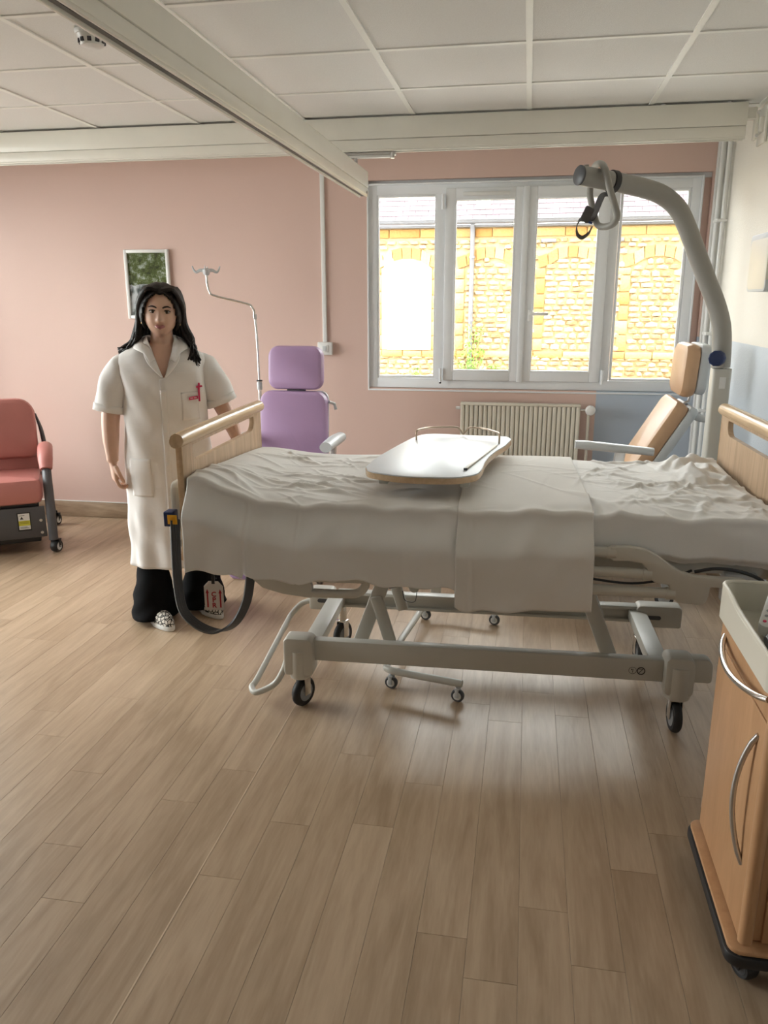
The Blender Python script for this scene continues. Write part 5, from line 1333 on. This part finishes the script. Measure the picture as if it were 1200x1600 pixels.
# neck and torso
loft(b, [(0.004, 0.022, 1.26, 0.075, 0.05), (0.004, 0.020, 1.33, 0.066, 0.058), (0.005, 0.014, 1.375, 0.054, 0.055), (0.006, 0.010, 1.42, 0.050, 0.052), (0.007, 0.006, 1.47, 0.049, 0.055)])
loft(b, [(0, 0, 0.80, 0.13, 0.09), (0, 0, 0.90, 0.165, 0.11), (0, 0, 1.02, 0.145, 0.095), (0, -0.005, 1.14, 0.155, 0.105), (0, 0, 1.24, 0.165, 0.10), (0, 0.01, 1.30, 0.165, 0.085), (0.002, 0.016, 1.345, 0.115, 0.068), (0.003, 0.018, 1.372, 0.060, 0.055)])
# legs
for s_, yy in ((-1, -0.03), (1, 0.06)):
    b.tube([(s_ * 0.085, 0.0, 0.88), (s_ * 0.10, yy * 0.5, 0.50), (s_ * 0.118, yy, 0.12), (s_ * 0.118, yy, 0.06)], [0.070, 0.056, 0.040, 0.042], 16, smooth=4)
# arms and hands
def finger(b, pts, r):
    b.tube(pts, r, 10, smooth=3); b.ball(pts[-1], r[-1] if isinstance(r, (list, tuple)) else r, 8)
armL = [Vector((-0.150, 0.01, 1.265)), Vector((-0.218, 0.012, 1.17)), Vector((-0.252, 0.012, 1.05)), Vector((-0.262, 0.0, 0.94)), Vector((-0.262, -0.02, 0.82))]
b.tube(armL, [0.035, 0.045, 0.044, 0.040, 0.027], 16, smooth=5)
def hand(b, w, inward, fwd, down):
    """relaxed, half-closed hand below wrist w; inward = towards the body, fwd = towards the viewer, down = finger direction"""
    w = Vector(w); I = Vector(inward).normalized(); F_ = Vector(fwd).normalized(); D = Vector(down).normalized()
    # palm: flat in the F_/D plane (thumb side forward)
    rows_ = []
    for (q, hw, ht) in ((-0.01, 0.024, 0.021), (0.02, 0.032, 0.018), (0.05, 0.040, 0.017), (0.078, 0.042, 0.015), (0.088, 0.038, 0.010)):
        rows_.append([w + D * q + F_ * (hw * math.cos(2 * PI * k / 16)) + I * (ht * math.sin(2 * PI * k / 16)) for k in range(16)])
    R_ = b.grid(rows_, closed_u=True); b.bm.faces.new(list(reversed(R_[0]))); b.bm.faces.new(R_[-1])
    for k, (o_, ln) in enumerate(((0.032, 0.90), (0.0105, 1.0), (-0.0105, 0.94), (-0.031, 0.76))):
        p0 = w + D * 0.078 + F_ * o_
        p1 = p0 + (D * 0.036 + I * 0.012) * ln
        p2 = p1 + (D * 0.012 + I * 0.024) * ln
        p3 = p2 + (D * -0.012 + I * 0.016) * ln
        finger(b, [p0, p1, p2, p3], [0.0092, 0.0088, 0.0080, 0.0070])
    t0 = w + D * 0.018 + F_ * 0.026 + I * 0.006
    finger(b, [t0, t0 + D * 0.030 + F_ * 0.018 + I * 0.010, t0 + D * 0.058 + F_ * 0.016 + I * 0.020, t0 + D * 0.076 + F_ * 0.004 + I * 0.028], [0.0125, 0.0110, 0.0095, 0.0080])
hand(b, (-0.262, -0.022, 0.818), (1, 0.1, 0), (0.15, -1, 0), (0.06, -0.05, -1))
armR = [Vector((0.150, 0.01, 1.265)), Vector((0.220, 0.012, 1.18)), Vector((0.258, 0.015, 1.09)), Vector((0.300, -0.02, 0.99)), Vector((0.330, -0.05, 0.90))]
b.tube(armR, [0.035, 0.045, 0.044, 0.038, 0.027], 16, smooth=5)
hand(b, (0.331, -0.052, 0.897), (-1, 0.1, -0.3), (-0.15, -1, 0), (0.20, -0.15, -1))
bo = b.build('body', 'skin', per, ang=3.0)
rm = bo.modifiers.new('fuse', 'REMESH'); rm.mode = 'VOXEL'; rm.voxel_size = 0.0042; rm.use_smooth_shade = True
sm = bo.modifiers.new('soft', 'SMOOTH'); sm.factor = 0.5; sm.iterations = 2
dg_ = bpy.context.evaluated_depsgraph_get(); me = bpy.data.meshes.new_from_object(bo.evaluated_get(dg_))
bo.modifiers.clear(); bo.data = me
me.polygons.foreach_set('use_smooth', [True] * len(me.polygons))
def hp(x, y, z): return HC + HROT @ Vector((x, y, z))
# ---- face details
for s_ in (-1, 1):
    eo = B().ball(hp(s_ * 0.031, -0.0705, 0.009), (0.0135, 0.008, 0.0068), 20).build('eye', 'eye_white', per)
    B().ball(hp(s_ * 0.031 + 0.0005, -0.0755, 0.0092), (0.0070, 0.004, 0.0068), 16).build('iris', 'iris', eo)
    B().tube([hp(s_ * 0.016, -0.0755, 0.0085), hp(s_ * 0.024, -0.0800, 0.0145), hp(s_ * 0.033, -0.0795, 0.0158), hp(s_ * 0.042, -0.0755, 0.0130), hp(s_ * 0.0485, -0.0695, 0.0095)], [0.0012, 0.0022, 0.0024, 0.0022, 0.0014], 8, smooth=4).build('eyelashes', 'iris', per)
    B().tube([hp(s_ * 0.018, -0.0760, 0.0045), hp(s_ * 0.031, -0.0780, 0.0020), hp(s_ * 0.044, -0.0735, 0.0048)], [0.0007, 0.0010, 0.0007], 8, smooth=4).build('lower_lid', 'brow', per)
    B().tube([hp(s_ * 0.013, -0.0845, 0.0255), hp(s_ * 0.024, -0.0845, 0.0310), hp(s_ * 0.037, -0.0800, 0.0325), hp(s_ * 0.051, -0.0690, 0.0265)], [0.0030, 0.0040, 0.0036, 0.0014], 8, sx=0.6, smooth=4).build('eyebrow', 'brow', per)
    B().lathe([(0.006, 0), (0.007, 0.003), (0.004, 0.016), (0.0015, 0.02)], hp(s_ * 0.084, -0.004, -0.056), 'Z', 10).build('earring', 'gold', per)
def lip_row(z, dy, w):
    z = -0.061 + (z + 0.061) * 0.82; w = w * 0.95
    return [hp(w * u, -0.0905 + dy + 0.0125 * u * u * (w / 0.022), z + 0.0045 * abs(u) ** 1.5) for u in [k / 8 for k in range(-8, 9)]]
lb_ = B(); lb_.grid([lip_row(-0.0515, 0.0030, 0.013), lip_row(-0.0550, -0.0015, 0.020), lip_row(-0.0590, -0.0030, 0.0235), lip_row(-0.0618, -0.0010, 0.0245), lip_row(-0.0645, -0.0035, 0.0225), lip_row(-0.0690, -0.0025, 0.018), lip_row(-0.0725, 0.0030, 0.010)])
lb_.build('lips', 'lip', per, ang=2.0)
# ---- hair: cap with a face opening plus long locks
hb_ = B()
cap = bmesh.new(); bmesh.ops.create_uvsphere(cap, u_segments=64, v_segments=48, radius=1.0)
dele = []
for v in cap.verts:
    x, y, z = v.co
    X_, Y_, Z_ = x * 0.101, y * 0.110 + 0.010, z * 0.130 + 0.008
    if y < 0 and (X_ / 0.078) ** 2 + ((Z_ + 0.030) / 0.120) ** 2 < 1: dele.append(v)
    if Z_ < -0.085 and y < 0.3: dele.append(v)
    part = 0.005 * gs(X_, 0.010) * (1 if z > 0.3 else 0)
    v.co = Vector((X_, Y_, Z_ - part))
bmesh.ops.delete(cap, geom=list(set(dele)), context='VERTS')
bmesh.ops.transform(cap, matrix=Matrix.Translation(HC) @ HROT.to_4x4(), verts=cap.verts)
bmesh.ops.solidify(cap, geom=cap.faces[:], thickness=0.012)
hb_._merge(cap)
hr = random.Random(12)
def lock(pts, r0, r1):
    n_ = len(pts); rr = [r0 + (r1 - r0) * (k / (n_ - 1)) ** 1.4 for k in range(n_)]; rr[0] *= 0.6
    hb_.tube(pts, rr, 8, sx=0.7, smooth=4)
for side in (-1, 1):
    for k in range(64):
        u = (k % 32) / 31.0; inn = 0.012 if k >= 32 else 0.0; j = lambda a: hr.uniform(-a, a)
        # from the parting over the temple, down past the ear to the shoulder; u sweeps front to back
        y0 = -0.075 + 0.16 * u
        p0 = hp(side * 0.006, y0 * 0.8, 0.120 - 0.10 * (u - 0.42) ** 2)
        p1 = hp(side * (0.060 + 0.010 * u), y0 + 0.012 * (1 - u), 0.104)
        p2 = hp(side * (0.098 - inn * 0.5 + j(0.005)), y0 * 0.62 + 0.012, 0.035 + j(0.008))
        p3 = hp(side * (0.104 - inn + j(0.009)), 0.005 + 0.06 * u, -0.050)
        if side < 0:
            p4 = HC + Vector((-(0.118 - 1.5 * inn + 0.02 * hr.random()), 0.005 + 0.06 * u + j(0.01), -0.115))
            p5 = HC + Vector((-(0.125 + 0.050 * hr.random()), 0.012 + 0.065 * u + j(0.02), -0.155 + j(0.01)))
            p6 = HC + Vector((-(0.130 + 0.080 * hr.random()), 0.02 + 0.065 * u + j(0.02), -0.178 + j(0.020)))
        else:
            fr = -0.075 if u < 0.55 else 0.02
            p4 = HC + Vector((0.116 - 1.5 * inn + 0.026 * hr.random(), 0.0 + 0.055 * u + fr * 0.2 + j(0.01), -0.120))
            p5 = HC + Vector((0.120 + 0.035 * hr.random(), 0.01 + 0.04 * u + fr * 0.8 + j(0.012), -0.175 + j(0.012)))
            p6 = HC + Vector((0.135 + j(0.032), 0.01 + 0.03 * u + fr * 1.1 + j(0.012), -0.235 + j(0.022)))
        lock([p0, p1, p2, p3, p4, p5, p6], 0.0115, 0.003)
for k in range(16):
    x_ = -0.075 + 0.15 * k / 15
    lock([hp(x_ * 0.6, 0.06, 0.10), hp(x_, 0.112, 0.03), hp(x_ * 1.15, 0.115, -0.06), HC + Vector((x_ * 1.3, 0.10, -0.13)), HC + Vector((x_ * 1.5, 0.105, -0.20))], 0.018, 0.004)
hb_.build('hair', 'hair', per, ang=3.0)

# ---- coat
SEC = [  # z, half width, half depth, centre y
    (0.295, 0.205, 0.150, 0.010), (0.42, 0.203, 0.150, 0.008), (0.60, 0.204, 0.148, 0.004), (0.78, 0.204, 0.145, 0.0), (0.90, 0.200, 0.140, 0.0),
    (1.00, 0.193, 0.135, -0.002), (1.10, 0.190, 0.132, -0.004), (1.18, 0.194, 0.130, -0.004), (1.24, 0.200, 0.124, 0.0), (1.285, 0.204, 0.112, 0.006),
    (1.318, 0.190, 0.098, 0.012), (1.345, 0.152, 0.084, 0.016), (1.365, 0.112, 0.075, 0.018), (1.385, 0.078, 0.070, 0.020), (1.402, 0.068, 0.066, 0.022)]
ZV, ZN = 1.215, 1.40
SE = np.array(SEC)
zz = np.concatenate([np.linspace(0.295, 1.17, 60), np.linspace(1.18, 1.402, 34)])
rows_ = []; NC = 110
ck = random.Random(3); cph = [ck.random() * 6.28 for _ in range(8)]
def coat_pt(a, z, out=0.0, wr=True):
    """a: angle from the front centre, positive to the viewer's right"""
    wx = np.interp(z, SE[:, 0], SE[:, 1]); wy = np.interp(z, SE[:, 0], SE[:, 2]); cy = np.interp(z, SE[:, 0], SE[:, 3])
    e = 2.3
    s_, c_ = math.sin(a), math.cos(a)
    rr = (abs(s_) ** e + abs(c_) ** e) ** (-1 / e)
    w = 0.0
    if wr:
        lo = max(0, (0.95 - z)) / 0.65
        w = 0.010 * lo * math.sin(5 * a + cph[0] + 1.5 * z) + 0.007 * lo * math.sin(9 * a + cph[1] - 2 * z) + 0.0035 * math.sin(11 * z * 2.2 + 3 * a + cph[2]) * math.sin(4 * a + cph[3]) + 0.003 * math.sin(30 * z + 7 * a + cph[4])
        if z > 1.30: w *= max(0.1, (1.402 - z) / 0.10)
    return Vector(((wx + out + w) * s_ * rr, cy - (wy + out + w) * c_ * rr, z))
for z in zz:
    if z <= ZV: op = 0.0
    else:
        u = (z - ZV) / (ZN - ZV)
        wx = np.interp(z, SE[:, 0], SE[:, 1])
        op = math.asin(min(0.92, 0.060 * u ** 0.85 / wx))
    row = []
    for k in range(NC + 1):
        a = op + (2 * PI - 2 * op) * k / NC
        p = coat_pt(a, float(z))
        if z <= ZV and (k == 0): p = coat_pt(-0.10, float(z), 0.005)          # overlapping button band
        row.append(p)
    rows_.append(row)
cb = B(); cb.grid(rows_)
def bake_solid(b, name, m, parent, th, off=0):
    o = b.build(name, m, parent, ang=2.2)
    sm_ = o.modifiers.new('thick', 'SOLIDIFY'); sm_.thickness = th; sm_.offset = off
    dgx = bpy.context.evaluated_depsgraph_get(); me_ = bpy.data.meshes.new_from_object(o.evaluated_get(dgx)); o.modifiers.clear(); o.data = me_
    return o
coat = bake_solid(cb, 'coat', 'coat', per, 0.004)
# sleeves
for s_ in (-1, 1):
    if s_ < 0: ax_ = [Vector((-0.140, 0.012, 1.300)), Vector((-0.185, 0.012, 1.262)), Vector((-0.216, 0.012, 1.20)), Vector((-0.240, 0.012, 1.13)), Vector((-0.256, 0.010, 1.055))]
    else: ax_ = [Vector((0.140, 0.012, 1.300)), Vector((0.185, 0.012, 1.262)), Vector((0.219, 0.012, 1.205)), Vector((0.246, 0.012, 1.145)), Vector((0.272, 0.010, 1.080))]
    P, Rr = catmull(ax_, [0.034, 0.062, 0.071, 0.072, 0.072], 7)
    sb = B(); rws = []
    for i, p in enumerate(P):
        tg = (P[min(i + 1, len(P) - 1)] - P[max(0, i - 1)]).normalized(); n1 = Vector((0, 1, 0)); n1 = (n1 - tg * n1.dot(tg)).normalized(); n2 = tg.cross(n1)
        rws.append([p + (n1 * math.cos(2 * PI * k / 30) * 0.92 + n2 * math.sin(2 * PI * k / 30)) * (Rr[i] + 0.003 * math.sin(3 * 2 * PI * k / 30 + i * 0.45) * (i > 6)) for k in range(30)])
    sb.grid(rws, closed_u=True)
    so = bake_solid(sb, 'sleeve', 'coat', coat, 0.004)
    # turned hem
    hmb = B(); q = len(P) - 1
    tg = (P[q] - P[q - 1]).normalized()
    cr_ = [[P[q] + tg * d_ + (v - P[q]) * 1.0 + (v - P[q]).normalized() * 0.003 for v in rws[-1]] for d_ in (-0.035, -0.02, 0.0)]
    hmb.grid(cr_, closed_u=True); bake_solid(hmb, 'sleeve_hem', 'coat', coat, 0.003)
# collar and lapels
def patch(name, fn, nu, nv, m='coat', th=0.0022, parent=coat):
    b_ = B(); b_.grid([[fn(i / nu, j / nv) for j in range(nv + 1)] for i in range(nu + 1)]); return bake_solid(b_, name, m, parent, th)
def edge_pt(s_, z, back=0.0, out=0.008):
    u = max(0.0, (z - ZV) / (ZN - ZV)); wx = np.interp(z, SE[:, 0], SE[:, 1])
    op = math.asin(min(0.92, 0.060 * u ** 0.85 / wx))
    return coat_pt(s_ * (op + back), z, out, wr=False)
for s_ in (-1, 1):
    # lapel: strip along the V edge, widest at the top third with a notch
    def lap(u, v, s_=s_):
        z = ZV + 0.005 + (1.315 - ZV) * u
        wdt = 0.030 * math.sin(PI * min(1, u * 0.62)) / 0.93 + 0.004
        p = edge_pt(s_, z, 0, 0.007 + 0.007 * v * u); q = p + Vector((s_ * wdt * 1.25, 0.004 * v, 0.012 * u)) 
        return p.lerp(q, v) + Vector((0, -0.004 * math.sin(PI * v), 0))
    patch('lapel', lap, 16, 6)
    def colr(u, v, s_=s_):
        # collar: from the notch round to the back of the neck
        a0 = 0.62 + (PI - 0.62) * u
        z = 1.300 + 0.105 * math.sin(min(1, u * 1.5) * PI / 2)
        wx = np.interp(z, SE[:, 0], SE[:, 1])
        if u < 0.5:
            p = edge_pt(s_, z, 0, 0.008); p2 = coat_pt(s_ * a0, z, 0.008, False); k_ = max(0, (u - 0.25) / 0.25); top = p.lerp(p2, k_)
        else: top = coat_pt(s_ * a0, z, 0.008, False)
        top = top + Vector((0, 0, 0.010 * v * (1 - v)))
        drop = 0.055
        rad = Vector((top.x, top.y - 0.02, 0)).normalized()
        outw = top + rad * 0.045 + Vector((s_ * 0.012 * (1 - u), 0, -drop * (0.6 + 0.4 * u) + 0.02 * (1 - u)))
        return top.lerp(outw, v) + rad * (0.010 * math.sin(PI * v))
    patch('collar', colr, 18, 6)
# button band, buttons, pockets
def surf_patch(name, a0, a1, z0, z1, out=0.006, m='coat', parent=coat, nu=10, nv=14, th=0.0016):
    return patch(name, lambda u, v: coat_pt(a0 + (a1 - a0) * u, z0 + (z1 - z0) * v, out), nu, nv, m, th, parent)
surf_patch('button_band', -0.115, 0.03, 0.30, 1.165, 0.0075, nv=60, nu=4)
for k in range(5):
    p = coat_pt(-0.05, 1.13 - 0.155 * k, 0.011)
    B().lathe([(0.0055, 0), (0.0055, 0.002)], p, (Vector((1, 0, 0)), Vector((0, 0, 1)), Vector((0, -1, 0))), 12).build('button', 'white_plastic', coat)
cp_ = surf_patch('chest_pocket', 0.36, 0.86, 1.02, 1.150, 0.0032)
surf_patch('hip_pocket', -1.05, -0.42, 0.66, 0.845, 0.0026); surf_patch('hip_pocket', 0.42, 1.05, 0.66, 0.845, 0.0032)
# pen and badge in the pocket
p = coat_pt(0.80, 1.150, 0.012)
pen = thing('pen', 'raspberry red pen clipped in the coat chest pocket', 'pen', tuple((Matrix.Translation(PL_) @ Matrix.Rotation(PR_, 4, 'Z')) @ p), PR_)
B().tube([(0, 0, -0.045), (0, 0, 0.012)], 0.0045, 10).build('pen_barrel', 'pinkred', pen)
B().tube([(0, 0, 0.010), (0.002, 0, 0.036), (0.002, 0, 0.042)], [0.0055, 0.005, 0.003], 10).build('pen_cap', 'pinkred', pen)
B().bar((-0.012, -0.004, 0.022), (0.016, -0.004, 0.026), 0.004, 0.009, 0.001).build('pen_clip', 'pinkred', pen)
p = coat_pt(0.66, 1.122, 0.012)
bd = thing('name_badge', 'small raspberry red name badge on the coat pocket', 'badge', tuple((Matrix.Translation(PL_) @ Matrix.Rotation(PR_, 4, 'Z')) @ p), PR_ + 0.62)
B().box((0, 0, 0.0), (0.052, 0.003, 0.014), 0.001, (0, -0.04, 0)).build('badge_plate', 'pinkred', bd)
for x_ in (-0.012, 0.010): B().box((x_, -0.0019, 0), (0.016, 0.0006, 0.004)).build('badge_print', 'tag', bd, smooth=False)
# ---- trousers and shoes
for s_, yy in ((-1, -0.03), (1, 0.06)):
    P, Rr = catmull([Vector((s_ * 0.095, 0.0, 0.80)), Vector((s_ * 0.105, yy * 0.5, 0.50)), Vector((s_ * 0.118, yy, 0.30)), Vector((s_ * 0.122, yy + 0.006, 0.14)), Vector((s_ * 0.122, yy + 0.008, 0.025))], [0.070, 0.058, 0.066, 0.098, 0.116], 8)
    tb_ = B(); rws = []
    for i, p in enumerate(P):
        rws.append([p + Vector((math.cos(2 * PI * k / 32) * Rr[i], math.sin(2 * PI * k / 32) * Rr[i] * 1.08, 0.012 * math.cos(2 * PI * k / 32 + 1.0) * (i / len(P)) ** 4)) * 1.0 + Vector((0.004 * math.sin(4 * 2 * PI * k / 32 + i), 0.004 * math.cos(3 * 2 * PI * k / 32 + i * 0.7), 0)) for k in range(32)])
    tb_.grid(rws, closed_u=True); bake_solid(tb_, 'trouser_leg', 'trousers', per, 0.004)
    # shoe: sole and canvas upper pointing to the viewer
    tl_ = 0.02 if s_ < 0 else 0.10
    rx = Matrix.Translation((s_ * 0.122 + 0.02, yy - 0.075, 0)) @ Matrix.Rotation(0.45, 4, 'Z')
    outl = []
    for k in range(40):
        a = 2 * PI * k / 40; yv = -math.cos(a) * 0.130; w_ = 0.043 if yv < 0.02 else 0.036
        outl.append((math.sin(a) * w_ * (1.0 + 0.15 * math.sin(a * 2) * 0), yv))
    sb = B().prism(outl[::-1], (0, 0, 0.0135), (1, 0, 0), (0, 1, 0), 0.026, 0.005); bmesh.ops.transform(sb.bm, matrix=rx, verts=sb.bm.verts)
    so = sb.build('shoe_sole', 'white_plastic', per)
    ub_ = B(); rws = []
    for (q, h_, lift) in ((0.985, 0.020, 0), (0.97, 0.035, 0), (0.90, 0.052, 0), (0.72, 0.066, 0.006), (0.45, 0.076, 0.016), (0.2, 0.082, 0.022)):
        rws.append([Vector((u * q, v * q + lift, 0.006 + h_ * (1.0 + 0.35 * max(0, v) / 0.13))) for u, v in outl])
    R_ = ub_.grid(rws, closed_u=True); ub_.bm.faces.new(R_[-1]); bmesh.ops.transform(ub_.bm, matrix=rx, verts=ub_.bm.verts)
    ub_.build('shoe_upper', 'shoe', so)
